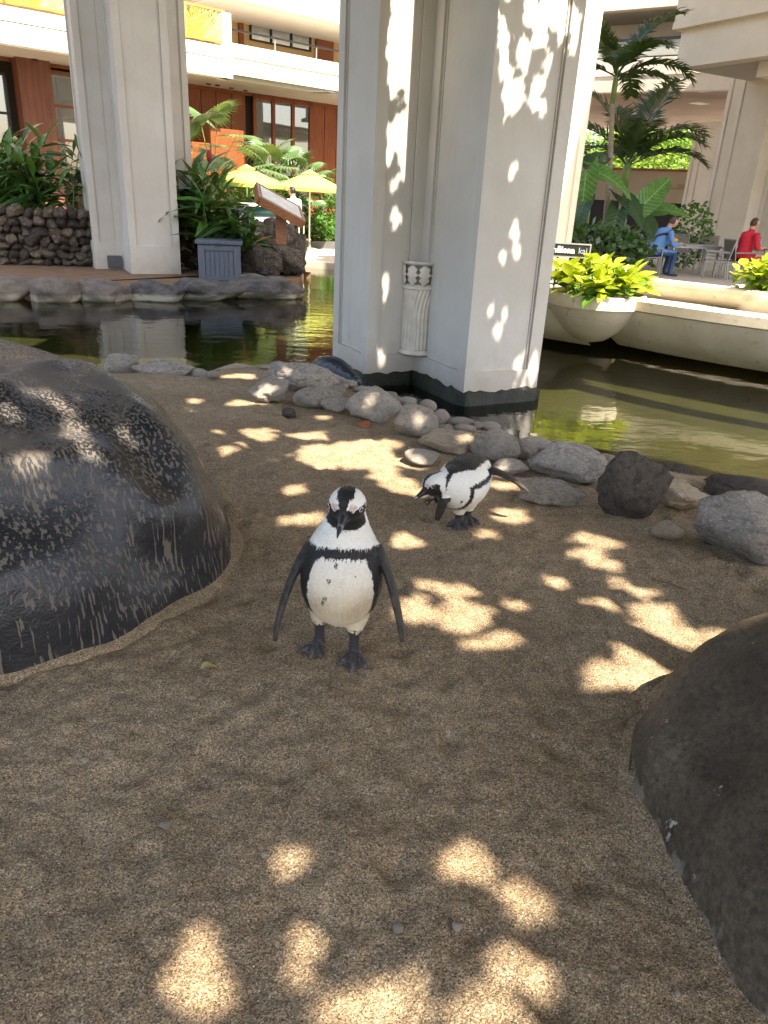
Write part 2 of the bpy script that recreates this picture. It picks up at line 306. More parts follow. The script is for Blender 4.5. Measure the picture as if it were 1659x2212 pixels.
# pool bed, water, ground to the horizon
def bed_mat():
    m, nt, b = newmat('algae pool bed'); v = mapped(nt)
    col = mix(nt, ramp(nt, tex(nt, v, 0.5, 5), [(0.38, 0), (0.62, 1)]), (0.022, 0.023, 0.006), (0.058, 0.057, 0.013))
    col = mix(nt, ramp(nt, tex(nt, v, 3, 6), [(0.4, 0.55), (0.7, 0)]), col, (0.05, 0.035, 0.015))
    nt.links.new(col, b.inputs['Base Color']); b.inputs['Roughness'].default_value = 0.9; return m
g = MB(); g.quad((-400, -300, -1.02), (400, -300, -1.02), (400, 600, -1.02), (-400, 600, -1.02))
tag(g.build('ground', bed_mat()), kind='structure')
def water_mat():
    m, nt, b = newmat('pool water'); nt.nodes.remove(b); out = nt.nodes['Material Output']; v = mapped(nt, (1, 1.6, 1))
    tr = nd(nt, 'ShaderNodeBsdfTransparent'); tr.inputs[0].default_value = (0.62, 0.66, 0.50, 1)
    gl = nd(nt, 'ShaderNodeBsdfGlossy'); gl.inputs['Roughness'].default_value = 0.015; gl.inputs[0].default_value = (0.95, 0.97, 0.95, 1)
    fr = nd(nt, 'ShaderNodeFresnel'); fr.inputs[0].default_value = 1.55; mx = nd(nt, 'ShaderNodeMixShader')
    h1 = tex(nt, v, 2.6, 3, 0.5); bp = nd(nt, 'ShaderNodeBump'); bp.inputs['Strength'].default_value = 0.16; bp.inputs['Distance'].default_value = 0.035
    nt.links.new(h1, bp.inputs['Height'])
    h2 = tex(nt, v, 22, 2, 0.5); b2 = nd(nt, 'ShaderNodeBump'); b2.inputs['Strength'].default_value = 0.06; b2.inputs['Distance'].default_value = 0.006
    nt.links.new(h2, b2.inputs['Height']); nt.links.new(bp.outputs[0], b2.inputs['Normal'])
    nt.links.new(b2.outputs[0], gl.inputs['Normal']); nt.links.new(b2.outputs[0], fr.inputs['Normal'])
    nt.links.new(fr.outputs[0], mx.inputs[0]); nt.links.new(tr.outputs[0], mx.inputs[1]); nt.links.new(gl.outputs[0], mx.inputs[2]); nt.links.new(mx.outputs[0], out.inputs[0])
    return m
g = MB(); g.quad((-30, 3.5, WATER), (22, 3.5, WATER), (22, 24, WATER), (-30, 24, WATER))
tag(g.build('water', water_mat()), kind='structure')
# ---------------------------------------------------------------- rocks
def poly_dirs(np_, seed, squash=1.0):
    r = random.Random(seed); out = []
    for k in range(np_):
        z = 1 - 2 * (k + 0.5) / np_; a = k * 2.39996 + r.uniform(-.5, .5); q = math.sqrt(max(0, 1 - z * z))
        out.append((Vector((q * math.cos(a), q * math.sin(a), z)) + Vector((r.uniform(-.25, .25), r.uniform(-.25, .25), r.uniform(-.25, .25)))).normalized())
    return [(d, r.uniform(0.82, 1.12)) for d in out]
def rock_mesh(name, seed, sub=3, planes=12, p=9, rough=0.05, rs=2.2, fine=0.0):
    bm = bmesh.new(); bmesh.ops.create_icosphere(bm, subdivisions=sub, radius=1); pl = poly_dirs(planes, seed)
    for v in bm.verts:
        d = v.co.normalized(); s = sum(max(0, d.dot(n) / h) ** p for n, h in pl); r = s ** (-1 / p)
        o = d * rs + Vector((seed * 1.7, seed * 0.9, 0))
        r *= 1 + rough * noise.fractal(o, 1.0, 2.0, 4) + (fine * noise.fractal(o * 4.5, 0.8, 2.0, 4) if fine else 0)
        v.co = d * r
    bm.to_mesh(me := bpy.data.meshes.new(name)); bm.free()
    a = np.empty(len(me.vertices) * 3); me.vertices.foreach_get('co', a); a = a.reshape(-1, 3)
    a = (a - (a.min(0) + a.max(0)) / 2) / ((a.max(0) - a.min(0)) / 2); me.vertices.foreach_set('co', a.ravel()); me.update()
    return smooth(me)
def ground_at(x, y):  # smooth sand height
    return sand_z(x, y, False)
ROCKS = []
def place_rock(name, box, mat, label, group=None, seed=None, sub=4, planes=11, p=11, rough=0.13, fine=0.06, depth=0.75, sink=0.12, rz=0.0, tilt=0.0, zg=None, cat='rock', mesh=None):
    x0, y0, x1, y1 = box; seed = seed if seed is not None else len(ROCKS) + 3
    g = P((x0 + x1) / 2, y1 - 0.12 * (y1 - y0), -0.05)
    for _ in range(4): g = P((x0 + x1) / 2, y1 - 0.12 * (y1 - y0), ground_at(g.x, g.y) if zg is None else zg)
    k = mpp(g); w = (x1 - x0) * k; dep = w * depth
    dv = (g - EYE); el = math.atan2(-dv.z, math.hypot(dv.x, dv.y))
    h = max(0.3 * w, ((y1 - y0) * k - 0.38 * dep * math.sin(el)) / math.cos(el))
    dirn = Vector((dv.x, dv.y, 0)).normalized()
    me = mesh or rock_mesh(name, seed, sub, planes, p, rough, fine=fine)
    o = put(name, me, mat=mat); hh = h * (1 + sink) / 2
    o.location = g + dirn * (dep * 0.42) + Vector((0, 0, h - hh)); o.scale = (w / 2 * 1.02, dep / 2, hh)
    o.rotation_euler = (0, tilt, math.atan2(-dirn.x, dirn.y) + rz); ROCKS.append(o)
    return tag(o, label, cat, group)
G1 = 'rocks edging the sand island'
for nm, bx_, mt, lb, kw in [
    ('lava_boulder', (535, 823, 624, 880), rock_pale, 'knobbly grey coral rock lobe with sunlit face beside smooth grey stone', dict(rough=0.16, fine=0.12)),
    ('lava_boulder', (576, 787, 735, 858), rock_grey, 'large rough dark-grey lava rock in front of the crouching heron', dict(rough=0.18, fine=0.14)),
    ('rock', (632, 842, 740, 892), rock_grey, 'smooth oval grey stone between lava rock and pale angular rock', dict(p=4, rough=0.03, fine=0.0)),
    ('rock', (695, 861, 758, 900), rock_grey, 'low grey rock leaning on the pale angular rock', dict(tilt=-0.3)),
    ('rock', (743, 844, 866, 925), rock_pale, 'pale angular rock with peaked top behind the dry brown leaf', dict(planes=8, p=14, rough=0.1, fine=0.05)),
    ('rock', (850, 880, 946, 956), rock_pale, 'pitted pale rock with rounded top beside tan slab', dict(planes=9, rough=0.08, fine=0.06)),
    ('rock', (900, 937, 1040, 990), rock_tan, 'long tan slab rock behind the bent penguin', dict(depth=0.5)),
    ('rock', (872, 976, 948, 1016), rock_pale, 'small pale smooth stone in front of tan slab', dict(p=6, fine=0.0, rough=0.04)),
    ('rock', (1008, 926, 1121, 1011), rock_pale, 'white-mottled pyramid rock behind the bent penguin', dict(planes=8, p=12)),
    ('rock', (1063, 994, 1140, 1036), rock_pale, 'sunlit white rock by the tip of the penguin flipper', dict(planes=9)),
    ('rock', (1134, 961, 1302, 1053), rock_grey, 'big grey white-streaked boulder above the half-buried block', dict(planes=10, p=7)),
    ('rock', (1102, 1040, 1260, 1101), rock_grey, 'half-buried long grey block in the sand under boulder', dict(depth=0.4, planes=8, p=14)),
    ('rock', (1278, 991, 1430, 1148), rock_dark, 'tall dark brown boulder with black upper corner', dict(planes=9, rough=0.1, fine=0.07, depth=0.6)),
    ('rock', (1384, 1049, 1534, 1130), rock_tan, 'flat brown wedge rock perched over small round stone', dict(planes=8, p=14, sink=0.0)),
    ('rock', (1402, 1128, 1470, 1182), rock_tan, 'small round brown stone under the wedge rock', dict(p=5, fine=0, rough=0.05)),
    ('rock', (1485, 1085, 1730, 1243), rock_grey, 'large mottled grey boulder in front of porous dark rock', dict(planes=9, rough=0.1, fine=0.05, depth=0.6)),
    ('rock', (1512, 1041, 1700, 1105), rock_dark, 'dark porous rock full of pits at water edge', dict(rough=0.09, fine=0.08)),
    ('rock', (1417, 1008, 1490, 1058), rock_dark, 'dark pitted rock between tall boulder and the water', dict(rough=0.09, fine=0.08, zg=-0.2)),
    ('rock', (1286, 984, 1342, 1018), rock_tan, 'small tan rock behind grey white-streaked boulder', dict(zg=-0.2)),
    ('rock', (228, 769, 302, 820), rock_grey, 'grey block rock beside the top of glossy black boulder', dict(zg=-0.1)),
    ('rock', (290, 780, 424, 827), rock_grey, 'long grey rock on the sand by the dark pool', dict(planes=8, p=12, zg=-0.1, depth=0.6)),
    ('rock', (416, 799, 452, 826), rock_pale, 'small white stone at the end of long grey rock', dict(p=6, zg=-0.1)),
    ('rock', (-30, 783, 44, 812), rock_grey, 'grey rock at water edge behind glossy black boulder', dict(zg=-0.1)),
    ('rock', (322, 834, 362, 858), rock_tan, 'small tan stone at the flank of glossy black boulder', dict(zg=-0.05)),
    ('lava_ball', (609, 883, 640, 907), rock_lava, 'small round black lava ball on sand', dict(p=4, rough=0.1, fine=0.1, depth=0.95, sink=0.05)),
]: place_rock(nm, bx_, mt, lb, G1, **kw)
# flat slabs at the water edge
for k, (bx_, lb) in enumerate([((462, 806, 560, 822), 'flat sunlit slab at the edge of the dark pool'), ((545, 798, 606, 812), 'small flat pale slab behind rough lava rock'), ((486, 797, 548, 808), 'thin flat slab touching dark pool water')]):
    place_rock('flat_slab', bx_, rock_tan, lb, 'flat slabs at pool edge', seed=70 + k, planes=9, p=14, zg=-0.1, depth=0.6)
# pebbles
PEB = [(785, 823, 838, 848), (727, 819, 744, 832), (729, 829, 752, 845), (741, 824, 772, 842), (764, 836, 804, 852), (807, 850, 831, 863), (829, 848, 858, 864), (845, 860, 874, 874), (874, 861, 900, 880), (708, 836, 746, 858)]
PEB += [(862.7 + .28 * a, 829.5 + .28 * b, 862.7 + .28 * c, 829.5 + .28 * d) for a, b, c, d in [(100, 195, 250, 285), (150, 130, 285, 230), (245, 215, 385, 340), (390, 235, 550, 300), (490, 255, 645, 310), (215, 275, 330, 330), (385, 265, 570, 345), (255, 330, 435, 395), (415, 325, 590, 385), (610, 305, 780, 370), (665, 270, 845, 345), (780, 340, 880, 405), (850, 375, 1010, 440), (905, 425, 1190, 550), (905, 475, 1060, 575), (905, 500, 1015, 605), (1385, 530, 1530, 605), (1510, 560, 1659, 670), (0, 110, 130, 190), (560, 300, 650, 360), (990, 405, 1080, 440)]]
PEB += [(457, 785, 510, 801), (446, 803, 476, 821), (433, 790, 462, 804), (404, 783, 430, 797), (560, 790, 585, 800), (1125, 958, 1150, 975), (1200, 950, 1240, 968), (1262, 975, 1290, 990), (700, 866, 720, 880), (1350, 1010, 1390, 1030)]
pv = [rock_mesh('pebble', 40 + k, 3, 14, 4, 0.05, fine=0.01) for k in range(7)]
for m_ in pv: m_.materials.append(pebble_m)
for k, b_ in enumerate(PEB):
    place_rock('pebble', b_, None, None, 'river pebbles along the pool edge', mesh=pv[k % 7], sink=0.1, depth=0.8, rz=0, cat='pebble')
big_r = [o for o in ROCKS if o.get('category') == 'rock' and o.get('label')]; near_ = {}
for o in ROCKS:
    if o['category'] == 'pebble': near_.setdefault(min(big_r, key=lambda r_: (r_.location - o.location).length).name, []).append(o)
for k_, l_ in near_.items():
    l_.sort(key=lambda o: -o.scale.x); w_ = ' '.join(bpy.data.objects[k_]['label'].split()[:7]).rstrip(',')
    for tail in (' at', ' in', ' of', ' the', ' by', ' behind', ' between', ' with', ' and', ' to', ' a', ' on', ' under'):
        if w_.endswith(tail): w_ = w_[:-len(tail)]
    for i_, o in enumerate(l_): o['label'] = ('' if len(l_) == 1 else ('largest ' if i_ == 0 else 'smallest ' if i_ == len(l_) - 1 else ('second', 'third', 'fourth', 'fifth', 'sixth', 'seventh', 'eighth', 'ninth', 'tenth', 'eleventh', 'twelfth', 'next')[min(i_ - 1, 11)] + ' largest ')) + 'river pebble next to ' + w_
# small scattered stones on the sand
sv = [rock_mesh('chip', 80 + k, 2, 10, 8, 0.1) for k in range(3)]
for m_ in sv: m_.materials.append(rock_grey)
for k, (qx, qy, w) in enumerate([(358, 1787, 26), (860, 2011, 26), (985, 2005, 24), (872, 1128, 10), (1380, 1725, 18), (570, 1850, 14), (184, 1645, 18), (1462, 2150, 14), (1325, 1868, 10), (420, 1990, 12), (700, 1500, 9), (520, 1620, 10), (1150, 1590, 11), (1240, 1690, 9), (930, 1710, 10), (300, 1560, 9)]):
    place_rock('stone_chip', (qx - w / 2, qy - w * .35, qx + w / 2, qy + w * .35), None, 'tiny grey-brown stone chip lying loose on the open sand', 'stone chips scattered on sand', mesh=sv[k % 3], sink=0.3, depth=0.9, cat='stone', rz=k)
# ---------------------------------------------------------------- the two big moulded boulders
def boulder_mat(name, wet):
    m, nt, b = newmat(name); v = mapped(nt)
    if wet:
        base = mix(nt, ramp(nt, tex(nt, v, 3, 5), [(0.35, 0), (0.7, 1)]), (0.012, 0.013, 0.016), (0.028, 0.028, 0.030))
        geo = nd(nt, 'ShaderNodeNewGeometry'); sx = nd(nt, 'ShaderNodeSeparateXYZ'); nt.links.new(geo.outputs['Normal'], sx.inputs[0])
        wob = nd(nt, 'ShaderNodeVectorMath', operation='MULTIPLY_ADD'); nz = tex(nt, v, 9, 3, out=1)
        nt.links.new(nz, wob.inputs[0]); wob.inputs[1].default_value = (0.022, 0.022, 0.0); nt.links.new(v, wob.inputs[2])
        mp = nd(nt, 'ShaderNodeMapping'); mp.inputs['Scale'].default_value = (1, 1, 0.016); nt.links.new(wob.outputs[0], mp.inputs[0])
        streak = tex(nt, mp.outputs[0], 85, 2, 0.5)
        patch = tex(nt, v, 3.2, 5, 0.65)
        dust = nd(nt, 'ShaderNodeMath', operation='MULTIPLY_ADD'); nt.links.new(sx.outputs[2], dust.inputs[0]); dust.inputs[1].default_value = 0.30; nt.links.new(patch, dust.inputs[2])
        s = nd(nt, 'ShaderNodeMath', operation='MULTIPLY_ADD'); nt.links.new(dust.outputs[0], s.inputs[0]); s.inputs[1].default_value = 0.34; nt.links.new(streak, s.inputs[2])
        drip = ramp(nt, s.outputs[0], [(0.783, 0), (0.803, 1)])
        spk = ramp(nt, tex(nt, v, 60, 6, 0.7), [(0.46, 0.0), (0.70, .75)])
        film = mix(nt, 1.0, ramp(nt, dust.outputs[0], [(0.66, 0), (0.90, 1)]), spk, 'MULTIPLY')
        full = ramp(nt, dust.outputs[0], [(0.78, 0), (0.95, 0.9)])
        fac = mix(nt, 1.0, mix(nt, 1.0, film, drip, 'LIGHTEN'), full, 'LIGHTEN')
        col = mix(nt, fac, base, (0.115, 0.096, 0.076)); nt.links.new(col, b.inputs['Base Color'])
        nt.links.new(ramp(nt, fac, [(0, 0.2), (1, 0.7)]), b.inputs['Roughness']); b.inputs['Specular IOR Level'].default_value = 0.42
        p = bump(nt, b, tex(nt, v, 110, 6, 0.65), 0.4, 0.006); bump(nt, b, tex(nt, v, 7, 6, .6), 0.35, 0.03, p)
    else:
        col = mix(nt, ramp(nt, tex(nt, v, 2.2, 6), [(0.4, 0), (0.62, 1)]), (0.060, 0.043, 0.027), (0.165, 0.125, 0.085))
        col = mix(nt, ramp(nt, tex(nt, v, 55, 6, .75), [(0.32, 0.85), (0.6, 0)]), col, (0.022, 0.017, 0.011))
        sp = mapped(nt, (1, 0.5, 0.35), rot=(0.3, 0.2, 0.5)); col = mix(nt, ramp(nt, tex(nt, sp, 16, 5, 0.7), [(0.665, 0), (0.69, 1)]), col, (0.46, 0.42, 0.36))
        sx = nd(nt, 'ShaderNodeSeparateXYZ'); nt.links.new(mapped(nt), sx.inputs[0])
        zz = nd(nt, 'ShaderNodeMath', operation='MULTIPLY_ADD'); nt.links.new(sx.outputs[2], zz.inputs[0]); zz.inputs[1].default_value = -2.6; nt.links.new(tex(nt, v, 7, 5), zz.inputs[2])
        col = mix(nt, ramp(nt, zz.outputs[0], [(0.46, 0), (0.52, 0.7)]), col, (0.26, 0.225, 0.18))
        nt.links.new(col, b.inputs['Base Color']); b.inputs['Roughness'].default_value = 0.6; b.inputs['Specular IOR Level'].default_value = 0.3
        p = bump(nt, b, tex(nt, v, 70, 6, 0.7), 0.7, 0.010); bump(nt, b, tex(nt, v, 9, 7, .65), 0.5, 0.05, p)
    return m
def big_boulder(name, c, planes, p, mat, label, dent=(), ridges=()):
    bm = bmesh.new(); bmesh.ops.create_icosphere(bm, subdivisions=6, radius=1)
    for v in bm.verts:
        d = v.co.normalized(); s = sum(max(0.0, d.dot(n) / h) ** p for n, h in planes); r = s ** (-1 / p)
        r *= 1 + 0.025 * noise.fractal(d * 2.4 + Vector(c), 1, 2, 4)
        q = d * r
        for dc, dr, da, dirn in dent:
            k = math.exp(-((q - Vector(dc)).length / dr) ** 2); q = q + Vector(dirn) * (da * k)
        v.co = q
    bm.to_mesh(me := bpy.data.meshes.new(name)); bm.free(); smooth(me)
    if ridges:
        a = np.empty(len(me.vertices) * 3); me.vertices.foreach_get('co', a); a = a.reshape(-1, 3); nr = np.array([v.normal[:] for v in me.vertices]); wv = a + np.array(c)
        e = wv - np.array(EYE); cp, sp = math.cos(PITCH), math.sin(PITCH); f = e[:, 1] * cp - e[:, 2] * sp; dn = -e[:, 1] * sp - e[:, 2] * cp; rx_ = e[:, 0] * FPX / f; dn = dn * FPX / f
        px = 829.5 + rx_ * math.cos(ROLL) - dn * math.sin(ROLL); py = 1106 + rx_ * math.sin(ROLL) + dn * math.cos(ROLL); front = (nr * e).sum(1) < 0
        for pts, rad, amp in ridges:
            ctl = [a[np.argmin((px - x) ** 2 + (py - y) ** 2 + np.where(front, 0, 1e9))] for x, y in pts]; dd = np.full(len(a), 9.0)
            for u, w in zip(ctl[:-1], ctl[1:]):
                L = w - u; t_ = np.clip(((a - u) @ L) / (L @ L + 1e-9), 0, 1); dd = np.minimum(dd, np.linalg.norm(a - u - t_[:, None] * L, axis=1))
            a = a + nr * (amp * np.exp(-(dd / rad) ** 2))[:, None]
        me.vertices.foreach_set('co', a.ravel()); me.update()
    t = thing(name, c, label, 'boulder'); o = put('rock_body', me, t, mat, world=False); return t, o
def N(x, y, z, h): return (Vector((x, y, z)).normalized(), h)
# glossy black one
BC = Vector((-1.72, 2.85, 0.0))
bl, bl_o = big_boulder('glossy_boulder', BC, [
    N(0.86, -0.50, 0.10, 1.02), N(1.0, 0.25, 0.20, 1.04), N(0.25, -0.95, 0.12, 1.03), N(-0.5, -0.8, 0.2, 1.0), N(-1, 0, 0.2, 1.2),
    N(-0.3, 1, 0.2, 1.0), N(0.6, 0.9, 0.3, 0.95), N(0.15, 0.1, 1, 0.81), N(0.55, -0.35, 0.75, 0.99), N(-0.3, -0.7, 0.75, 0.90), N(0.62, 0.45, 0.62, 1.02),
    N(0, 0, -1, 0.4)], 11, boulder_mat('wet glossy black rock', True), 'huge glossy black boulder with dried mud drips and dusty ledge',
    ridges=[([(-60, 985), (60, 985), (150, 985), (215, 1000), (285, 1050), (350, 1115)], .10, .050), ([(-60, 925), (60, 915), (180, 905), (260, 925), (330, 1020)], .12, -.035), ([(-60, 1110), (80, 1080), (200, 1090), (300, 1190)], .20, -.045), ([(0, 835), (80, 800), (170, 790), (250, 830), (320, 930)], .07, .030), ([(20, 1300), (160, 1270), (300, 1240)], .20, .012), ([(330, 900), (400, 1030), (430, 1130)], .09, .028)])
br, br_o = big_boulder('brown_boulder', Vector((1.62, 1.52, 0.0)), [
    N(-1.0, 0.0, 0.12, 0.87), N(-0.75, 0.6, 0.25, 0.84), N(-0.65, -0.75, 0.15, 0.95), N(-0.72, 0.05, 0.72, 0.72), N(-0.35, 0.75, 0.6, 0.72), N(0.3, 1, 0.3, 0.9), N(1, 0.2, 0.2, 1), N(0, -1, 0.2, 1.0),
    N(0.1, 0.1, 1, 0.74), N(-0.5, -0.5, 0.8, 0.80), N(0, 0, -1, 0.4)], 17, boulder_mat('dull brown rock', False), 'huge dull brown boulder with white scratches and pale scuffed foot',
    ridges=[([(1700, 1400), (1600, 1430), (1500, 1500), (1430, 1600), (1410, 1680)], .07, .035), ([(1700, 1560), (1600, 1600), (1540, 1700), (1580, 1850)], .20, -.05), ([(1660, 1310), (1560, 1420), (1470, 1510)], .08, -.02), ([(1659, 1980), (1600, 1900), (1560, 1800)], .10, .02)])
def skirt(parent, body, mat, off=0.038, z=0.010):           # thin moulded flange round the foot of a boulder
    me = body.data; c = parent.location; rad = {}
    for v in me.vertices:
        if 0.0 < v.co.z < 0.10:
            k = round(math.degrees(math.atan2(v.co.y, v.co.x)) / 5) % 72; rad[k] = max(rad.get(k, 0), math.hypot(v.co.x, v.co.y))
    ks = sorted(rad); m = MB(); vs = []; nk = len(ks); rs = [rad[k] for k in ks]
    rad = {ks[i]: sum(rs[(i + j) % nk] for j in range(-3, 4)) / 7 for i in range(nk)}
    for dr, zz in ((-0.06, z + 0.012), (off, z - 0.003), (off + 0.006, -0.02)):
        for k in ks:
            a = R(k * 5); r = rad[k] + dr * (1 + 0.3 * math.sin(k * 0.4) + 0.12 * math.sin(k * 0.9)); x, y = c.x + r * math.cos(a), c.y + r * math.sin(a)
            vs.append((x, y, sand_z(x, y, False) + zz))
    n = len(ks); fs = [(j * n + i, (j + 1) * n + i, (j + 1) * n + (i + 1) % n, j * n + (i + 1) % n) for j in range(2) for i in range(n)]
    m.add(vs, fs); m.build('skirt', mat, parent, True)
skirt(bl, bl_o, sand_m); skirt(br, br_o, sand_m)
# ---------------------------------------------------------------- columns (cross-shaped, recessed panels)
CA = R(62.0); AX = Vector((math.sin(CA), math.cos(CA), 0)); BX = Vector((-AX.y, AX.x, 0))
def column(c, z0, z1, label, zb=0.30, mat=plaster, a=1.05, n=0.60, d=1.05, moss=None, ang=None):
    A, B = (AX, BX) if ang is None else (Vector((math.sin(ang), math.cos(ang), 0)), Vector((-math.cos(ang), math.sin(ang), 0)))
    h = a / 2; pl = [(-h, -h - d), (h, -h - d), (h, -h), (h + n, -h), (h + n, h), (h, h), (h, h + d), (-h, h + d), (-h, h), (-h - n, h), (-h - n, -h), (-h, -h)]
    pts = [Vector((c[0], c[1], 0)) + A * u + B * w for u, w in pl]
    t = thing('column', (c[0], c[1], z0), label, 'column', 'cross-shaped plaster columns')
    m = MB(); tr = MB()
    for i in range(12):
        p, q = pts[i], pts[(i + 1) % 12]; e = (q - p); L = e.length; e.normalize(); nn = Vector((e.y, -e.x, 0))
        bd = min(0.15, L * 0.22); rc = 0.035
        lo, hi = z0 + zb, z1 - 0.15
        def V(s, z, dp=0): return p + e * s - nn * dp + Vector((0, 0, z))
        m.quad(V(0, z0), V(L, z0), V(L, lo), V(0, lo)); m.quad(V(0, hi), V(L, hi), V(L, z1), V(0, z1))
        m.quad(V(0, lo), V(bd, lo), V(bd, hi), V(0, hi)); m.quad(V(L - bd, lo), V(L, lo), V(L, hi), V(L - bd, hi))
        m.quad(V(bd, lo, rc), V(L - bd, lo, rc), V(L - bd, hi, rc), V(bd, hi, rc))
        m.quad(V(bd, lo), V(bd, lo, rc), V(bd, hi, rc), V(bd, hi)); m.quad(V(L - bd, lo, rc), V(L - bd, lo), V(L - bd, hi), V(L - bd, hi, rc))
        m.quad(V(bd, lo), V(L - bd, lo), V(L - bd, lo, rc), V(bd, lo, rc)); m.quad(V(bd, hi, rc), V(L - bd, hi, rc), V(L - bd, hi), V(bd, hi))
        # slim bead inside each panel edge
        for s0, s1 in ((bd + 0.006, bd + 0.024), (L - bd - 0.024, L - bd - 0.006)):
            tr.add([V(s0, lo + 0.01, rc + 0.005), V(s1, lo + 0.01, rc + 0.005), V(s1, hi, rc + 0.005), V(s0, hi, rc + 0.005), V(s0, lo + 0.01, rc - 0.012), V(s1, lo + 0.01, rc - 0.012), V(s1, hi, rc - 0.012), V(s0, hi, rc - 0.012)],
                   [(4, 5, 6, 7), (0, 4, 7, 3), (1, 2, 6, 5), (0, 1, 5, 4)])
    m.build('shaft', mat, t); tr.build('bead_trim', mat, t)
    if moss:
        mm = MB(); vs = []; K = 14
        for i in range(12):
            p, q = pts[i], pts[(i + 1) % 12]
            for k in range(K):
                b = p.lerp(q, k / K); e = (q - p).normalized(); nn = Vector((e.y, -e.x, 0))
                for zz, o in ((z0 - 0.6, 0.05), (z0 + 0.02, 0.05), (z0 + 0.05 + 0.05 * noise.noise(b * 9), 0.006)): vs.append(b + nn * (o + 0.012 * noise.noise(b * 23 + Vector((0, 0, zz)))) + Vector((0, 0, zz)))
        n_ = 12 * K; fs = [(3 * i + j, 3 * ((i + 1) % n_) + j, 3 * ((i + 1) % n_) + j + 1, 3 * i + j + 1) for i in range(n_) for j in range(2)]
        mm.add(vs, fs).build('moss_band', moss, t, True)
    return t, pts
moss_m = MAT('wet moss', (0.005, 0.006, 0.003), (0.012, 0.018, 0.005), 12, 0.5, 0.8, 0.02, 40)
p3 = P(1000, 858, -0.36)
cc = Vector((p3.x, p3.y, 0)) + AX * 0.465 + BX * 1.515
col_c, PC = column((cc.x, cc.y), -0.36, 8.9, 'huge cream column standing in the pool with a white wall sconce', zb=0.24, moss=moss_m, a=0.93)
p3l = P(285, 592, -0.3)
cl = Vector((p3l.x, p3l.y, 0)) + AX * 0.525 + BX * 1.575
col_l, PL = column((cl.x, cl.y), -0.34, 8.9, 'white column on far sand bank beside lava stone wall', zb=0.62)
# ---------------------------------------------------------------- living bodies: chains grown together into one continuous surface
def ell(c, rx, ry, rz, M=None, seg=16):
    m = MB(); vs = []; nr = 10
    for i in range(1, nr):
        a = math.pi * i / nr
        for k in range(seg):
            w = 2 * math.pi * k / seg; vs.append(Vector((rx * math.sin(a) * math.cos(w), ry * math.sin(a) * math.sin(w), rz * math.cos(a))))
    vs += [Vector((0, 0, rz)), Vector((0, 0, -rz))]; t = len(vs) - 2
    fs = [((i) * seg + k, (i + 1) * seg + k, (i + 1) * seg + (k + 1) % seg, i * seg + (k + 1) % seg) for i in range(nr - 2) for k in range(seg)]
    fs += [(t, k, (k + 1) % seg) for k in range(seg)] + [(t + 1, (nr - 2) * seg + (k + 1) % seg, (nr - 2) * seg + k) for k in range(seg)]
    return m.add([Vector(c) + ((M @ v) if M is not None else v) for v in vs], fs)
def chain(pts, up=None, seg=14, sub=3):
    """pts: (x,y,z,ra[,rb]); smooth tapered limb with rounded ends"""
    q = [(Vector(p[:3]), p[3], p[4] if len(p) > 4 else p[3]) for p in pts]; out = []
    def cr(a, b, c, d, t): return 0.5 * ((2 * b) + (c - a) * t + (2 * a - 5 * b + 4 * c - d) * t * t + (3 * b - a - 3 * c + d) * t ** 3)
    for i in range(len(q) - 1):
        k = [q[max(i - 1, 0)], q[i], q[i + 1], q[min(i + 2, len(q) - 1)]]
        for j in range(sub):
            t = j / sub; out.append((cr(k[0][0], k[1][0], k[2][0], k[3][0], t), max(.002, cr(k[0][1], k[1][1], k[2][1], k[3][1], t)), max(.002, cr(k[0][2], k[1][2], k[2][2], k[3][2], t))))
    out.append(q[-1])
    def cap(o, nxt):
        d = (o[0] - nxt[0]).normalized(); r = min(o[1], o[2]); return [(o[0] + d * r * math.sin(a), o[1] * math.cos(a), o[2] * math.cos(a)) for a in (0.45, 0.9, 1.3)]
    out = cap(out[0], out[1])[::-1] + out + cap(out[-1], out[-2])
    m = MB(); m.tube([o[0] for o in out], [(o[1], o[2]) for o in out], seg, True, up); return m
def grow(parts, voxel, it=4, fac=0.5):
    m = MB()
    for p in parts: m.add(p.v, p.f)
    me = m.mesh('tmp'); o = bpy.data.objects.new('tmp', me); COL.objects.link(o)
    r = o.modifiers.new('r', 'REMESH'); r.mode = 'VOXEL'; r.voxel_size = voxel; r.adaptivity = 0
    s = o.modifiers.new('s', 'SMOOTH'); s.factor = fac; s.iterations = it
    dg = bpy.context.evaluated_depsgraph_get(); out = bpy.data.meshes.new_from_object(o.evaluated_get(dg))
    bpy.data.objects.remove(o); return smooth(out)
def paint(me, fn):
    at = me.color_attributes.new('Col', 'FLOAT_COLOR', 'POINT'); a = np.empty(len(me.vertices) * 4)
    for i, v in enumerate(me.vertices): a[i * 4:i * 4 + 4] = fn(v.co, v.normal)
    at.data.foreach_set('color', a); return me
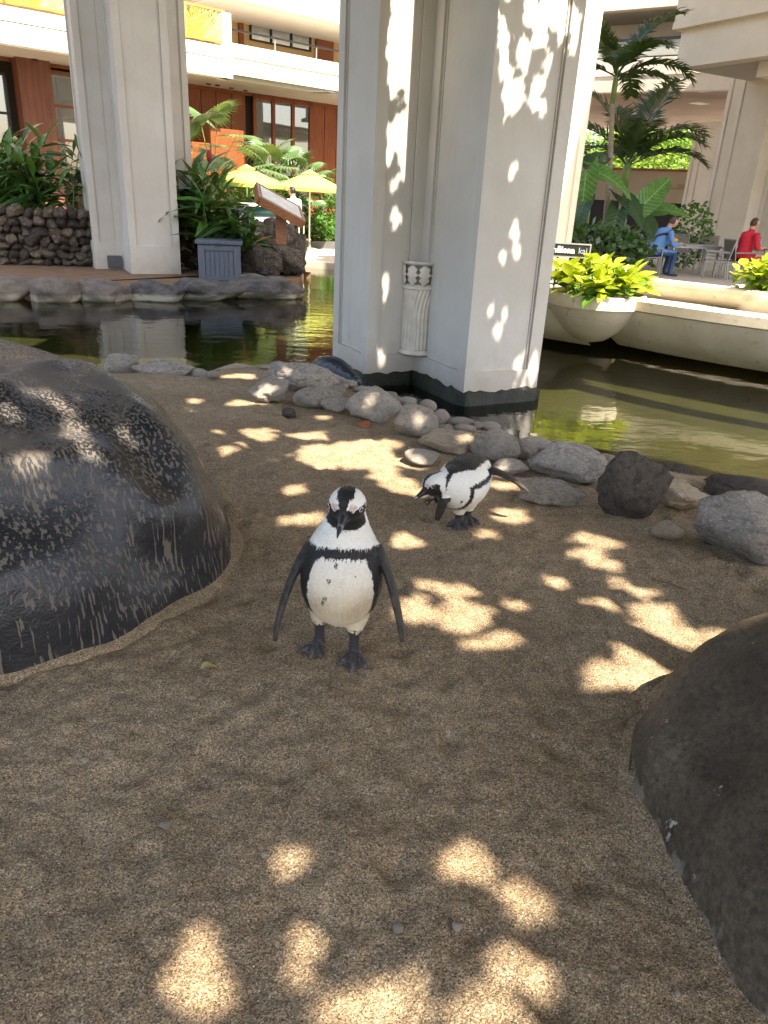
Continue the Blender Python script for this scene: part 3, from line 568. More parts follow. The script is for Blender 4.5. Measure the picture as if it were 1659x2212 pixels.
def plumage(me, n, length, width, flow, keep=lambda co: True, lift=0.25, seed=1):
    """short feather blades lying on the surface, coloured like the skin under them"""
    r = random.Random(seed); at = me.color_attributes['Col'].data; V = me.vertices; PL_ = me.polygons
    area = np.cumsum([p.area for p in PL_]); vs = []; fs = []; cs = []
    while len(fs) < n:
        p = PL_[int(np.searchsorted(area, r.random() * area[-1]))]; i = p.vertices[0]; co = p.center.copy()
        if not keep(co): n -= 1; continue
        nn = p.normal; f = flow(co); t = (f - nn * f.dot(nn)); t = t.normalized() if t.length > 1e-4 else Vector((0, 0, -1)); s = nn.cross(t)
        L = length * r.uniform(.6, 1.25); w = width * r.uniform(.7, 1.2); t = (t + s * r.uniform(-.3, .3) + nn * lift * r.uniform(.4, 1.2)).normalized(); k = len(vs)
        vs += [co + s * w - nn * .001, co + t * L, co - s * w - nn * .001]; fs.append((k, k + 1, k + 2)); c = at[i].color
        cs += [tuple(c)] * 3
    o = bpy.data.meshes.new('plumage'); o.from_pydata(vs, [], fs); a = o.color_attributes.new('Col', 'FLOAT_COLOR', 'POINT'); a.data.foreach_set('color', np.array(cs).ravel()); return o
bird_m = attr_mat('penguin plumage', bs=0.5, bd=0.003, bscale=160, sheen=0.08, vary=0.14)
BLK = (0.012, 0.010, 0.009, 0.5); WHT = (0.80, 0.765, 0.68, 0.75); CREAM = (0.66, 0.53, 0.34, 0.8); PINK = (0.62, 0.40, 0.38, 0.5); BEAK = (0.02, 0.02, 0.024, 0.3); FOOT = (0.035, 0.033, 0.034, 0.55)
def lerp4(a, b, t): return tuple(x + (y - x) * t for x, y in zip(a, b))
def nz(co, s=60, k=0): return noise.noise(Vector(co) * s + Vector((k, 0, 0)))
def foot(ank, tips, web=True):
    a = Vector(ank); out = [chain([(a.x, a.y, a.z, .019), (a.x, a.y, a.z * .55, .018), (a.x, a.y, .02, .02)])]
    for t in tips:
        t = Vector(t); mid = a.lerp(t, .55); out.append(chain([(a.x, a.y, .018, .016, .012), (mid.x, mid.y, .018, .0125), (t.x * .85 + a.x * .15, t.y * .85 + a.y * .15, .014, .011), (t.x, t.y, .006, .006)], sub=2))
    if web:
        m = MB(); w = [a] + [Vector(t) * .9 + a * .1 for t in tips]; n = len(w)
        vs = [(p.x, p.y, .017) for p in w] + [(p.x, p.y, .007) for p in w]
        fs = []
        for i in range(1, n - 1): fs += [(0, i, i + 1), (n, n + i + 1, n + i)]
        per = list(range(n)); fs += [(per[i], n + per[i], n + per[(i + 1) % n], per[(i + 1) % n]) for i in range(n)]
        out.append(m.add(vs, fs))
    return out
def head_colour(p, c, f, u, r, stripe=29):
    """african penguin head pattern around centre c, beak axis f, up u, right r"""
    d = p - c; d.normalize(); psi = math.degrees(d.angle(f)); n1 = 5 * nz(p, 120)
    lat, upc = d.dot(r), d.dot(u); al = math.degrees(math.atan2(abs(lat), upc)) + n1; psi += n1 * .8
    if psi < 32: return BLK
    if al < stripe * (0.75 if psi < 60 else 1.0): return BLK
    if 35 < psi < 54 and stripe < al < 60 and not (psi > 47 and al < 42): return PINK
    if psi < 84 and al > 64 + max(0, psi - 60) * .35: return BLK
    if psi < 92 and al > 80 and psi < 66 + (180 - al) * .28: return BLK
    return WHT
def build_penguin(name, loc, parts, colour, label, flow, keep, eyes, voxel=0.0035, nf=26000):
    me = grow(parts, voxel, 5); paint(me, colour)
    t = thing(name, loc, label, 'penguin', 'african penguins on the sand')
    body = put('body', me, t, bird_m, world=False)
    fe = put('plumage', plumage(me, nf, 0.011, 0.0016, flow, keep), t, bird_m, world=False); fe['kind'] = 'stuff'
    for e, d, rr in eyes:
        m = ell(e, rr, rr, rr); o = put('eye', smooth(m.mesh('eye')), t, eye_m, world=False)
        rg = MB(); e = Vector(e); d = Vector(d).normalized(); a = d.orthogonal().normalized(); b = d.cross(a)
        rg.tube([e + d * rr * .55 + (a * math.cos(w) + b * math.sin(w)) * rr * 1.0 for w in [2 * math.pi * k / 14 for k in range(15)]], 0.0013, 5, False)
        put('eye_ring', rg.mesh('eye_ring'), t, ring_m, world=False)
    return t
eye_m = MAT('dark wet eye', (0.012, 0.008, 0.006), rough=0.06, spec=0.8); ring_m = MAT('pale eye ring', (0.65, 0.60, 0.60), rough=0.5)
# --- penguin walking towards the camera
HC = Vector((0.012, -0.015, 0.572)); TIP = Vector((-0.008, -0.140, 0.520)); HF = (TIP - HC).normalized(); HR = HF.cross(Vector((0, 0, 1))).normalized() * -1; HU = HF.cross(HR).normalized()
if HU.z < 0: HU = -HU
LF = [(-.108, .012, .408, .032, .020), (-.146, -.020, .345, .030, .0145), (-.180, -.060, .258, .027, .0125), (-.203, -.092, .165, .021, .0105), (-.209, -.106, .112, .013, .008)]
RF = [(.112, .012, .412, .032, .020), (.148, -.020, .350, .030, .0145), (.180, -.060, .266, .027, .0125), (.204, -.090, .180, .021, .0105), (.211, -.104, .132, .013, .008)]
FA, FB = Vector((-.075, .035, .075)), Vector((.050, -.012, .070))
FT1 = [(-.135, -.02, 0), (-.098, -.05, 0), (-.06, -.045, 0)]; FT2 = [(.005, -.085, 0), (.048, -.118, 0), (.098, -.095, 0)]
pz1 = [chain([(0, .03, .175, .085, .075), (0, .012, .215, .122, .112), (0, 0, .275, .138, .128), (0, .0, .335, .135, .118), (.003, .01, .395, .122, .104), (.006, .015, .440, .106, .092), (.009, .012, .485, .080, .074), (.012, .0, .530, .060, .062), (.012, -.008, .56, .055, .058)], up=(0, 1, 0), seg=28),
       ell(HC, .0605, .066, .057), chain([(*(HC + HF * .035), .030, .030), (*(HC + HF * .062), .019, .021), (*(HC + HF * .090), .0115, .014), (*(HC + HF * .118), .0085, .010), (*TIP, .0045, .005)], up=HU),
       chain([(*(HC + HF * .112), .0085, .010), (*TIP, .005, .006), (TIP.x - .001, TIP.y - .003, TIP.z - .009, .003, .004)]),
       chain(LF, up=(0.95, 0.3, 0), seg=12), chain(RF, up=(0.95, -0.3, 0), seg=12),
       chain([(-.055, .03, .24, .062), (-.068, .035, .165, .046), (-.074, .036, .125, .034), (-.075, .036, .105, .026)]), chain([(.055, .01, .24, .062), (.054, -.002, .165, .046), (.051, -.01, .125, .034), (.050, -.012, .105, .026)])]
pz1 += foot((FA.x, FA.y, .10), FT1) + foot((FB.x, FB.y, .10), FT2)
pz1 += [chain([(0, .10, .16, .04, .02), (0, .15, .10, .03, .012), (0, .18, .06, .015, .006)])]
def seg_d(p, pts):
    b = 9
    for a, c in zip(pts[:-1], pts[1:]):
        a, c = Vector(a[:3]), Vector(c[:3]); t = max(0, min(1, (p - a).dot(c - a) / (c - a).length_squared)); b = min(b, (p - a - (c - a) * t).length)
    return b
SPOTS = [(-.012, .398, .008), (-.035, .345, .009), (-.045, .285, .008), (-.052, .268, .006), (.05, .36, .004)]
def col1(co, no):
    p = Vector(co); rag = 0.006 * nz(p, 130) + 0.004 * nz(p, 320, 3)
    if p.z < .105 + rag * 2:
        web = nz(p, 70, 9) > .15 and p.z < .03; return (0.10, .075, .07, .6) if web else FOOT
    if p.z < .118 and nz(p, 90) > .1: return BLK
    for fl, s in ((LF, -1), (RF, 1)):
        if seg_d(p, fl) < .037 and s * p.x > .118 and not (p.z > .4 and s * p.x < .12):
            inner = no.y < -0.2 and nz(p, 40) > -.1
            t = .5 + .5 * nz(p, 90); dust = max(0, min(1, (.30 - p.z) * 5))
            b = lerp4(BLK, (.055, .045, .035, .6), dust); return lerp4(b, (.085, .068, .05, .7), t * .8) if inner and seg_d(p, [(*(Vector(k[:3]) + Vector((0, -.012, 0))),) for k in fl]) < .016 else b
    dh = p - HC
    if dh.dot(HF) > .070 and (dh - HF * dh.dot(HF)).length < .03:
        k = dh.dot(HF); return (.13, .13, .135, .3) if .098 < k + nz(p, 60) * .01 < .112 else BEAK
    if p.z > .515 or (p.z > .48 and dh.length < .085): return head_colour(p, HC, HF, HU, HR)
    phi = math.degrees(math.atan2(abs(p.x - .004), -(p.y - .01))) + rag * 500
    if phi > 102: return BLK
    bz = .428 - 0.0 * p.x + rag
    if abs(p.z + rag - (.428 - .9 * p.x * p.x)) < .0145 and phi < 78: return BLK
    lim = 50 - max(0, (p.z - .36)) * 120
    if lim < phi < 96 and .205 + rag < p.z < .43: return BLK
    for x, z, r_ in SPOTS:
        if p.y < 0 and math.hypot(p.x - x, (p.z - z)) < r_ * (.8 + 2 * rag * 100 * .2): return BLK
    w = lerp4(WHT, CREAM, max(0, min(1, (.43 - p.z) * 5.0)) * .85)
    dirt = math.exp(-((p.z - .255) / .05) ** 2) * (.5 + .5 * nz(p, 14)) * (.6 + .6 * nz(p, 180))
    w = lerp4(w, (.30, .205, .10, .85), max(0, min(.85, dirt * 1.25)))
    return w
def flow1(co): return Vector((0, -.15, -1)) if co.z < .5 else (Vector(co) - TIP)
keep1 = lambda co: co.z > .115 and (co - TIP).length > .075 and abs(co.x) < .138
PL1 = Vector((-.130, 2.20, 0.0))
rt = HR if HR.x > 0 else -HR
e1 = HC + HF * .030 + rt * .0485 + HU * .016; e2 = HC + HF * .030 - rt * .0485 + HU * .016
build_penguin('penguin', PL1, pz1, col1, 'black and white penguin walking forward with both flippers hanging out', flow1, keep1, [(e1, rt + HF * .5, .0085), (e2, -rt + HF * .5, .0085)])
# --- penguin bent forward, head low
O2 = Vector((.38, 3.43, 0))
def Q2(x, y, D): return PD(x, y, D) - O2
def L2(x, y, z): return Vector((x, y, z))
HC2 = Q2(937, 1047, 3.31); TIP2 = Q2(897, 1077, 3.255); HF2 = (TIP2 - HC2).normalized(); HU2 = Vector((-.30, .10, .95)); HU2 = (HU2 - HF2 * HU2.dot(HF2)).normalized(); HR2 = HF2.cross(HU2).normalized()
b2 = [(*Q2(1042, 1003, 3.74), .03), (*Q2(1032, 1010, 3.66), .072), (*Q2(1017, 1024, 3.56), .112), (*Q2(1001, 1042, 3.45), .126), (*Q2(985, 1050, 3.38), .117), (*Q2(967, 1048, 3.34), .090), (*Q2(952, 1047, 3.32), .068), (*Q2(942, 1047, 3.31), .058)]
AX2 = (L2(*b2[4][:3]) - L2(*b2[2][:3])).normalized()
LF2 = [(*Q2(963, 1062, 3.29), .020, .030), (*Q2(957, 1083, 3.27), .012, .028), (*Q2(950, 1105, 3.27), .009, .024), (*Q2(943, 1122, 3.28), .006, .014)]
RF2 = [(*Q2(1046, 1012, 3.50), .020, .030), (*Q2(1078, 1021, 3.46), .013, .027), (*Q2(1110, 1037, 3.44), .011, .025), (*Q2(1133, 1054, 3.43), .008, .018), (*Q2(1140, 1062, 3.43), .006, .011)]
FLF2 = [(*Q2(965, 1070, 3.46), .02, .03), (*Q2(938, 1080, 3.42), .012, .026), (*Q2(921, 1086, 3.40), .008, .02)]
pz2 = [chain([(*L2(*k[:3]), k[3], k[3]) for k in b2], seg=26), ell(HC2, .056, .060, .055),
       chain([(*(HC2 + HF2 * .030), .030), (*(HC2 + HF2 * .060), .019), (*(HC2 + HF2 * .090), .012), (*(HC2 + HF2 * .118), .009), (*TIP2, .005)]),
       chain(LF2, up=(.8, -.6, 0)), chain(RF2, up=(0, 1, .2)), chain(FLF2, up=(.8, -.6, 0)),
       chain([(.0, -.03, .14, .06), (-.005, -.035, .09, .040), (-.008, -.038, .06, .028)]), chain([(.05, .03, .14, .06), (.045, .02, .09, .04), (.042, .015, .06, .028)])]
pz2 += foot((-.008, -.04, .06), [(-.065, -.10, 0), (-.02, -.13, 0), (.03, -.12, 0)]) + foot((.042, .012, .06), [(.02, -.07, 0), (.06, -.075, 0), (.095, -.05, 0)])
DORS = Vector((.18, .42, .9)); DORS = (DORS - AX2 * DORS.dot(AX2)).normalized()
def col2(co, no):
    p = Vector(co); rag = 5 * nz(p, 130) + 4 * nz(p, 320, 3)
    if p.z < .055: return FOOT if seg_d(p, LF2) > .035 else BLK
    for fl, lim in ((RF2, .02), (LF2, .018), (FLF2, .02)):
        if seg_d(p, fl) < .034 and (p - Vector(fl[0][:3])).length > .038:
            if fl is FLF2 and nz(p, 40) > .15: return (.35, .26, .15, .7)
            return lerp4(BLK, (.05, .035, .022, .6), .5 + .5 * nz(p, 60))
    dh = p - HC2
    if dh.dot(HF2) > .066 and (dh - HF2 * dh.dot(HF2)).length < .03:
        return (.30, .29, .28, .3) if dh.dot(HF2) > .105 and nz(p, 90) > -.2 else BEAK
    t = (p - L2(*b2[4][:3])).dot(AX2)
    if dh.length < .074 or t > .135: return head_colour(p, HC2, HF2, HU2, HR2, 20)
    ax = L2(*b2[4][:3]) + AX2 * t; d = p - ax; d = d - AX2 * d.dot(AX2); th = math.degrees(d.angle(DORS)) + rag if d.length > 1e-5 else 0
    if th < (43 if t < -.02 else max(8, 43 - (t + .02) * 330)): return lerp4(BLK, (.05, .04, .032, .6), max(0, .35 + .65 * nz(p, 100)))
    T0 = .052
    if t < T0 and 72 < th < 84: return BLK
    if T0 - .016 + rag * .0006 < t < T0 + .006 + rag * .0006 and th >= 72: return BLK
    w = lerp4(WHT, CREAM, max(0, min(1, (.2 - p.z) * 6)) * .8)
    if nz(p, 33, 5) > .62 and th > 95: return BLK
    return w
flow2 = lambda co: -AX2 + Vector((0, 0, -.3)) if (Vector(co) - HC2).length > .08 else (Vector(co) - TIP2)
keep2 = lambda co: co.z > .07 and (co - TIP2).length > .07 and seg_d(Vector(co), RF2[1:]) > .04 and seg_d(Vector(co), LF2[1:]) > .04
ef = HR2 if HR2.dot(Vector((0, -1, 0))) > 0 else -HR2
build_penguin('penguin', Vector((.38, 3.43, 0.0)), pz2, col2, 'penguin bent forward with lowered head and raised back by the rocks', flow2, keep2,
              [(HC2 + HF2 * .026 + ef * .0455 + HU2 * .016, ef + HF2 * .3, .0085), (HC2 + HF2 * .026 - ef * .0455 + HU2 * .016, -ef + HF2 * .3, .0085)], nf=20000)
# --- night heron crouching behind the rocks
hb = [(672, 797, 7.62, .035), (690, 790, 7.55, .085), (715, 793, 7.45, .115), (738, 803, 7.35, .105), (757, 815, 7.25, .07), (768, 822, 7.2, .052)]
HB = [(PD(a, b, d), r) for a, b, d, r in hb]; hb0 = Vector((HB[2][0].x, HB[2][0].y, -0.15)); hh = PD(770, 823, 7.17) - hb0; ht = PD(781, 834, 7.10) - hb0
hp = [chain([(*(p - hb0), r) for p, r in HB], seg=20), ell(hh, .05, .055, .045), chain([(*hh.lerp(ht, .4), .022), (*hh.lerp(ht, .75), .010), (*ht, .004)])]
for dx in (-.04, .04): hp.append(chain([(dx, 0, HB[2][0].z - hb0.z - .06, .03), (dx, -.02, .08, .012), (dx, -.03, -.05, .01)]))
def colh(co, no):
    p = Vector(co); d = p - (HB[2][0] - hb0)
    if (p - hh).dot((ht - hh).normalized()) > .045: return (.02, .02, .02, .35)
    side = no.z + .25 * nz(p, 30)
    if side > .55: return (.012, .016, .021, .35)
    if side > -.05: return lerp4((.10, .115, .13, .5), (.03, .036, .043, .5), .5 + .5 * nz(p, 25))
    return (.50, .50, .50, .7)
me = paint(grow(hp, .006, 5), colh); th_ = thing('heron', hb0, 'slate-black night heron crouching behind lava rock by the cream column', 'heron'); put('body', me, th_, bird_m, world=False)
fe = put('plumage', plumage(me, 4000, .03, .005, lambda c: Vector((-.8, .6, -.15)), lambda c: c.z > .1, .1), th_, bird_m, world=False); fe['kind'] = 'stuff'
# ---------------------------------------------------------------- sconce on the pool column
sp = PD(905, 660, 8.35); sz0 = PD(900, 762, 8.35).z; sz1 = PD(903, 562, 8.35).z; sh = sz1 - sz0; srad = 39 * mpp(sp)
glaze = MAT('glazed white ceramic', (0.66, 0.61, 0.52), (0.56, 0.50, 0.41), 9, 0.35, 0.1, 0.002, 60, spec=0.5, c3=(0.22, 0.19, 0.14), sc3=30, f3=(0.72, 0.8))
sc_ = Vector((sp.x, sp.y, sz0)); t = thing('wall_sconce', sc_, 'white fluted ceramic wall lamp shaped like a small column', 'wall lamp')
def flute(w, z): return 0.0075 * math.sin(26 * w + 4.5 * math.sin(z * 6.0) + 2.0 * math.sin(z * 11 + 2))
m = MB(); m.lathe([(srad * .88, .05 + k * (sh * .70) / 30) for k in range(31)], sc_, 130, flute); m.build('body', glaze, t, True)
for nm, pr in (('base_ring', [(.6, 0), (.98, 0), (1.02, .012), (1.02, .03), (.96, .042), (.99, .05), (.93, .066), (.86, .07)]), ('collar', [(.84, .70), (.97, .705), (1.0, .72), (.97, .735), (.9, .74), (.84, .76)]), ('rim', [(.9, .955), (1.03, .965), (1.08, .98), (1.08, .993), (1.0, 1.0), (.85, .995), (.82, .96)])):
    m = MB(); m.lathe([(srad * a, sh * z if z > .1 else z * .8) for a, z in pr], sc_, 48); m.build(nm, glaze, t, True)
m = MB(); m.lathe([(srad * (.82 + .10 * math.sin(k / 10 * 2.6)), sh * (.745 + .215 * k / 10)) for k in range(11)], sc_, 48); m.build('capital', MAT('capital recess', (0.20, 0.17, 0.13), rough=0.6), t, True)
for k in range(9):                                            # acanthus leaves in relief
    a0 = 2 * math.pi * k / 9; m = MB(); vs = []; prof = [(0, .10), (.2, .30), (.35, .20), (.5, .36), (.62, .22), (.78, .30), (.9, .16), (1.0, .05)]
    for s_, wd in prof:
        for u in (-1, 0, 1):
            rr = srad * (.93 + .10 * math.sin(s_ * 2.6) + (.06 if u == 0 else .0)); a = a0 + u * wd; zz = sc_.z + sh * (.75 + .20 * s_ + (.0 if u == 0 else .012)); vs.append((sc_.x + rr * math.cos(a), sc_.y + rr * math.sin(a), zz))
    m.add(vs, [(3 * i + j, 3 * i + j + 1, 3 * i + j + 4, 3 * i + j + 3) for i in range(7) for j in range(2)]); m.build('acanthus_leaf', glaze, t, True)
bp = PD(939, 720, 8.42); m = MB(); m.box(bp, (.06, .05, 66 * mpp(bp)), -CA); m.build('junction_box', plaster, t, bevel=.006)
wa = PC[11]; br_ = MB(); br_.box((sc_.x * .5 + wa.x * .5, sc_.y * .5 + wa.y * .5, sc_.z + sh * .5), (.1, (Vector((sc_.x, sc_.y, 0)) - wa).length, .2), math.atan2(wa.y - sc_.y, wa.x - sc_.x) - math.pi / 2); br_.build('bracket', plaster, t)
# ---------------------------------------------------------------- far bank on the left: sand, kerb rocks, lava stone wall
def bank_poly(): return [P(*q, WATER) for q in ((-260, 640), (0, 640), (280, 650), (520, 642), (640, 622), (655, 600))]
bpts = [(v.x, v.y + .35) for v in bank_poly()]; bpts += [(bpts[-1][0] + .2, 19), (-22, 21), (-22, bpts[0][1])]
m = MB(); m.prism(bpts, -1.01, -0.30); o = m.build('far_sand_bank', far_sand_m); tag(o, kind='structure')
KB = [((-70, 600, 88, 660), rock_grey, 'weathered kerb rock under the lava stone wall'), ((84, 606, 172, 664), rock_grey, 'smooth rounded kerb rock with pale water line'), ((166, 608, 280, 662), rock_grey, 'long smooth kerb rock with small drilled hole, below the white column'), ((268, 614, 400, 660), rock_lava, 'rough dark kerb rock with algae fringe below grey storage box'), ((385, 612, 520, 659), rock_lava, 'rough dark kerb rock in front of storage box end'), ((500, 600, 652, 656), rock_lava, 'dark kerb rock tapering to the corner of the bank')]
def kerb_mat(name, c1, c2):
    m, nt, b = newmat(name); v = mapped(nt); tc = nd(nt, 'ShaderNodeNewGeometry'); sx = nd(nt, 'ShaderNodeSeparateXYZ'); nt.links.new(tc.outputs['Position'], sx.inputs[0])
    col = mix(nt, ramp(nt, tex(nt, v, 2.5, 6), [(0.4, 0), (0.6, 1)]), c1, c2)
    z = nd(nt, 'ShaderNodeMath', operation='MULTIPLY_ADD'); nt.links.new(tex(nt, v, 6, 6), z.inputs[0]); z.inputs[1].default_value = -0.10; nt.links.new(sx.outputs[2], z.inputs[2])
    band = ramp(nt, z.outputs[0], [(0.0, 0), (1, 1)])
    mr = nd(nt, 'ShaderNodeMapRange'); nt.links.new(z.outputs[0], mr.inputs[0]); mr.inputs[1].default_value = -0.55; mr.inputs[2].default_value = -0.30
    f = ramp(nt, mr.outputs[0], [(0.0, 0), (0.18, 0.2), (0.35, 0.9), (0.55, 0.75), (0.75, 0)])
    nt.links.new(mix(nt, f, col, (0.36, 0.33, 0.24)), b.inputs['Base Color']); b.inputs['Roughness'].default_value = 0.8
    bump(nt, b, tex(nt, v, 12, 8, .7), .6, .05); return m
kerb_a = kerb_mat('kerb rock pale', (0.10, 0.09, 0.08), (0.165, 0.145, 0.125)); kerb_b = kerb_mat('kerb rock dark', (0.05, 0.05, 0.052), (0.12, 0.11, 0.105))
for k, (b_, mt, lb) in enumerate(KB):
    b_ = (b_[0] - 12, b_[1], b_[2] + 12, b_[3])
    place_rock('kerb_rock', b_, kerb_a if mt is rock_grey else kerb_b, lb, 'kerb rocks edging far bank', seed=90 + k, planes=9, p=15, rough=.06 if mt is rock_grey else .12, fine=0.03 if mt is rock_grey else .10, depth=0.55, zg=-.46, sink=0.35)
lv = [rock_mesh('stone', 110 + k, 3, 8, 16, 0.16, fine=.05) for k in range(8)]
for m_ in lv: m_.materials.append(stone_lava)
w0, w1 = P(-60, 570, -.3), P(520, 590, -.3); w0.y += .15; w1.y += .6; wd = (w1 - w0); WL = wd.length; wd.normalize(); wn_ = Vector((wd.y, -wd.x, 0)); WH = 1.14
tw = thing('lava_stone_wall', w0.lerp(w1, .4), 'low dry-stacked black lava stone wall behind the white column', 'stone wall')
m = MB(); m.box(w0.lerp(w1, .5) - wn_ * .30 + Vector((0, 0, WH / 2 - .03)), (WL, .5, WH - .1), math.atan2(wd.y, wd.x)); m.build('core', soil_m, tw)
def wall_h(s): return WH if s < WL * .62 else WH - .38 * (s - WL * .62) / (WL * .38)
row = 0; z = 0.0
rr_ = random.Random(4)
while z < WH - .05:
    hgt = rr_.uniform(.13, .21); s = -rr_.uniform(0, .2)
    while s < WL:
        w = rr_.uniform(.15, .34)
        if z + hgt * .5 < wall_h(s + w / 2):
            o = bpy.data.objects.new('stone', rr_.choice(lv)); COL.objects.link(o); o.parent = tw; o.matrix_parent_inverse = Matrix.Translation(tw.location).inverted()
            o.location = w0 + wd * (s + w / 2) + wn_ * rr_.uniform(-.05, .06) + Vector((0, 0, z + hgt / 2 + rr_.uniform(-.03, .03)))
            o.scale = (w * .60, .20, hgt * .68); o.rotation_euler = (rr_.uniform(-.2, .2), rr_.uniform(-.35, .35), math.atan2(wd.y, wd.x) + rr_.choice((0, math.pi)))
        s += w
    z += hgt
# junction box on the white column
jp = PL[11].lerp(PL[10], .22); m = MB(); q_ = hit(247, 565, PL[10], (AX.y, -AX.x, 0)); m.box((q_.x + AX.y * .04, q_.y - AX.x * .04, q_.z), (.30, .1, .26), math.pi / 2 - CA)
o = m.build('electrical_box', MAT('grey box paint', (0.09, 0.10, 0.11), rough=.5), bevel=.01); recenter(o); tag(o, 'small dark grey electrical box on the foot of the white column', 'electrical box')
# storage box
bx0, bx1 = P(428, 606, -.30), P(523, 609, -.30); bd_ = (bx1 - bx0); BWd = bd_.length; bz_ = math.atan2(bd_.y, bd_.x); bd_.normalize(); bn = Vector((bd_.y, -bd_.x, 0)); bh = PD(470, 519, bx0.y).z + .30
blue_pl = MAT('grey blue plastic', (0.085, 0.105, 0.14), (0.07, 0.09, 0.12), 3, 0.5, 0.15, 0.002, 60, stretch=(6, 6, 1))
bc = (bx0 + bx1) / 2 - bn * .35; t = thing('storage_box', (bc.x, bc.y, -.30), 'grey-blue plastic deck box with ribbed front on far bank', 'storage box')
m = MB(); m.box((bc.x, bc.y, -.30 + bh * .44), (BWd * .96, .66, bh * .88), bz_); m.build('body', blue_pl, t, bevel=.01)
m = MB(); m.box((bc.x, bc.y, -.30 + bh * .94), (BWd * 1.06, .76, bh * .10), bz_); m.build('lid', blue_pl, t, bevel=.015)
m = MB(); m.box(Vector((bc.x, bc.y, -.30 + bh * .895)) + bn * .39, (.10, .04, .04), bz_); m.build('latch', dark_metal, t)
f0 = Vector((bc.x, bc.y, -.30)) + bn * .335
for k in range(6):
    m = MB(); m.box(f0 + bd_ * (BWd * .105 * (k - 2.5)) + bn * .006 + Vector((0, 0, bh * .42)), (BWd * .096, .02, bh * .60), bz_); m.build('front_plank', blue_pl, t, bevel=.004)
for s_ in (-1, 1):
    m = MB(); m.box(f0 + bd_ * (BWd * .40 * s_) + bn * .014 + Vector((0, 0, bh * .42)), (BWd * .15, .03, bh * .84), bz_); m.build('corner_post', blue_pl, t, bevel=.006)
for zz in (.07, .80):
    m = MB(); m.box(f0 + bn * .012 + Vector((0, 0, bh * zz)), (BWd * .64, .03, bh * .11), bz_); m.build('rail', blue_pl, t, bevel=.006)
# lava rock heap with the lectern sign
for k, (b_, lb, zz) in enumerate([((520, 540, 612, 614), 'big jagged black lava rock beside the storage box', -.33), ((556, 484, 652, 566), 'upper brown-black lava rock carrying the wooden lectern', .05), ((516, 486, 590, 562), 'dark lava rock behind storage box lid', .05), ((585, 540, 662, 610), 'dark lava rock at the corner of the bank with grey cobble', -.33), ((612, 512, 664, 580), 'narrow lava rock by the paved terrace edge', -.1)]):
    place_rock('lava_rock', b_, rock_lava, lb, 'heap of lava rocks under lectern', seed=130 + k, planes=11, p=10, rough=.16, fine=.16, depth=.8, zg=zz, sink=.5 if zz > -.2 else .05)
place_rock('cobble', (626, 547, 647, 566), rock_grey, 'single smooth grey cobble wedged in the lava rock heap', seed=140, p=4, fine=0, zg=-.1, cat='stone')
lp = PD(602, 470, 15.9); lbase = Vector((lp.x, lp.y, PD(602, 500, 15.9).z))
t = thing('lectern_sign', lbase, 'slanted brown wooden lectern sign on the lava rock heap', 'sign')
tl, tr_ = PD(560, 428, 15.6), PD(655, 480, 15.9); u_ = (tr_ - tl); Ls = u_.length; u_.normalize(); dpt = Vector((.25, .97, 0)); dpt = (dpt - u_ * dpt.dot(u_)).normalized(); up_ = u_.cross(dpt); up_ = up_ if up_.z > 0 else -up_
Mx = Matrix((u_, dpt, up_)).transposed(); pc = (tl + tr_) / 2 + dpt * .45
m = MB(); m.box(pc, (Ls, .95, .07), M=Mx); m.build('board', wood2_m, t, bevel=.008)
for s_ in (-1, 1):
    m = MB(); m.box(pc + dpt * (.50 * s_) - up_ * .03, (Ls * 1.03, .06, .16), M=Mx); m.build('frame_rail', wood2_m, t, bevel=.006)
for s_ in (-1, 1):
    m = MB(); m.box(pc + u_ * (Ls * .5 * s_) - up_ * .03, (.06, 1.06, .16), M=Mx); m.build('frame_rail', wood2_m, t, bevel=.006)
m = MB(); m.box((lp.x, lp.y + .3, lbase.z + .12), (.22, .2, .75), .2); m.build('post', wood2_m, t, bevel=.01)
m = MB(); m.box(pc + up_ * .042, (Ls * .9, .82, .012), M=Mx); m.build('sign_face', MAT('sign print', (0.35, 0.38, 0.36), (0.2, 0.25, 0.25), 5, .3), t)
# ---------------------------------------------------------------- terraces
tg = tag
pt = P(690, 562, -.25); m = MB(); m.prism([(pt.x - .55, pt.y - .1), (pt.x + 4.2, pt.y - 1.6), (6, 24), (8, 60), (-30, 60), (-30, 19.5), (-3.2, 19.2)], -1.01, -.28); tag(m.build('patio', paving_m), kind='structure')
# left ledge: rounded concrete edge of the patio over the pool
def ledge(name, path, ztop, hh, label, flare=.28, mat=ledge_m, cat='ledge'):
    prof = [(-.28, 0), (0, 0), (.03, -.02), (.03, -.20 * hh), (-.02, -.23 * hh), (-.02, -.30 * hh), (-.05, -.45 * hh), (-.12, -.65 * hh), (-.25, -.85 * hh), (-.45, -hh)]
    t = thing(name, path[0], label, cat); m = MB(); vs = []; n = len(path)
    for i, p in enumerate(path):
        p = Vector(p); d = (Vector(path[min(i + 1, n - 1)]) - Vector(path[max(i - 1, 0)])).normalized(); o = Vector((d.y, -d.x, 0))
        for a, z in prof: vs.append((p.x + o.x * a, p.y + o.y * a, ztop + z))
    k = len(prof); m.add(vs, [(i * k + j, (i + 1) * k + j, (i + 1) * k + j + 1, i * k + j + 1) for i in range(n - 1) for j in range(k - 1)])
    o = m.build('coping', mat, t, True); es = o.modifiers.new('e', 'EDGE_SPLIT'); es.split_angle = R(35); return t
def arc(a, b, bulge, n=10):
    a, b = Vector(a), Vector(b); d = b - a; o = Vector((d.y, -d.x, 0)).normalized(); return [a.lerp(b, k / n) + o * bulge * math.sin(math.pi * k / n) for k in range(n + 1)]
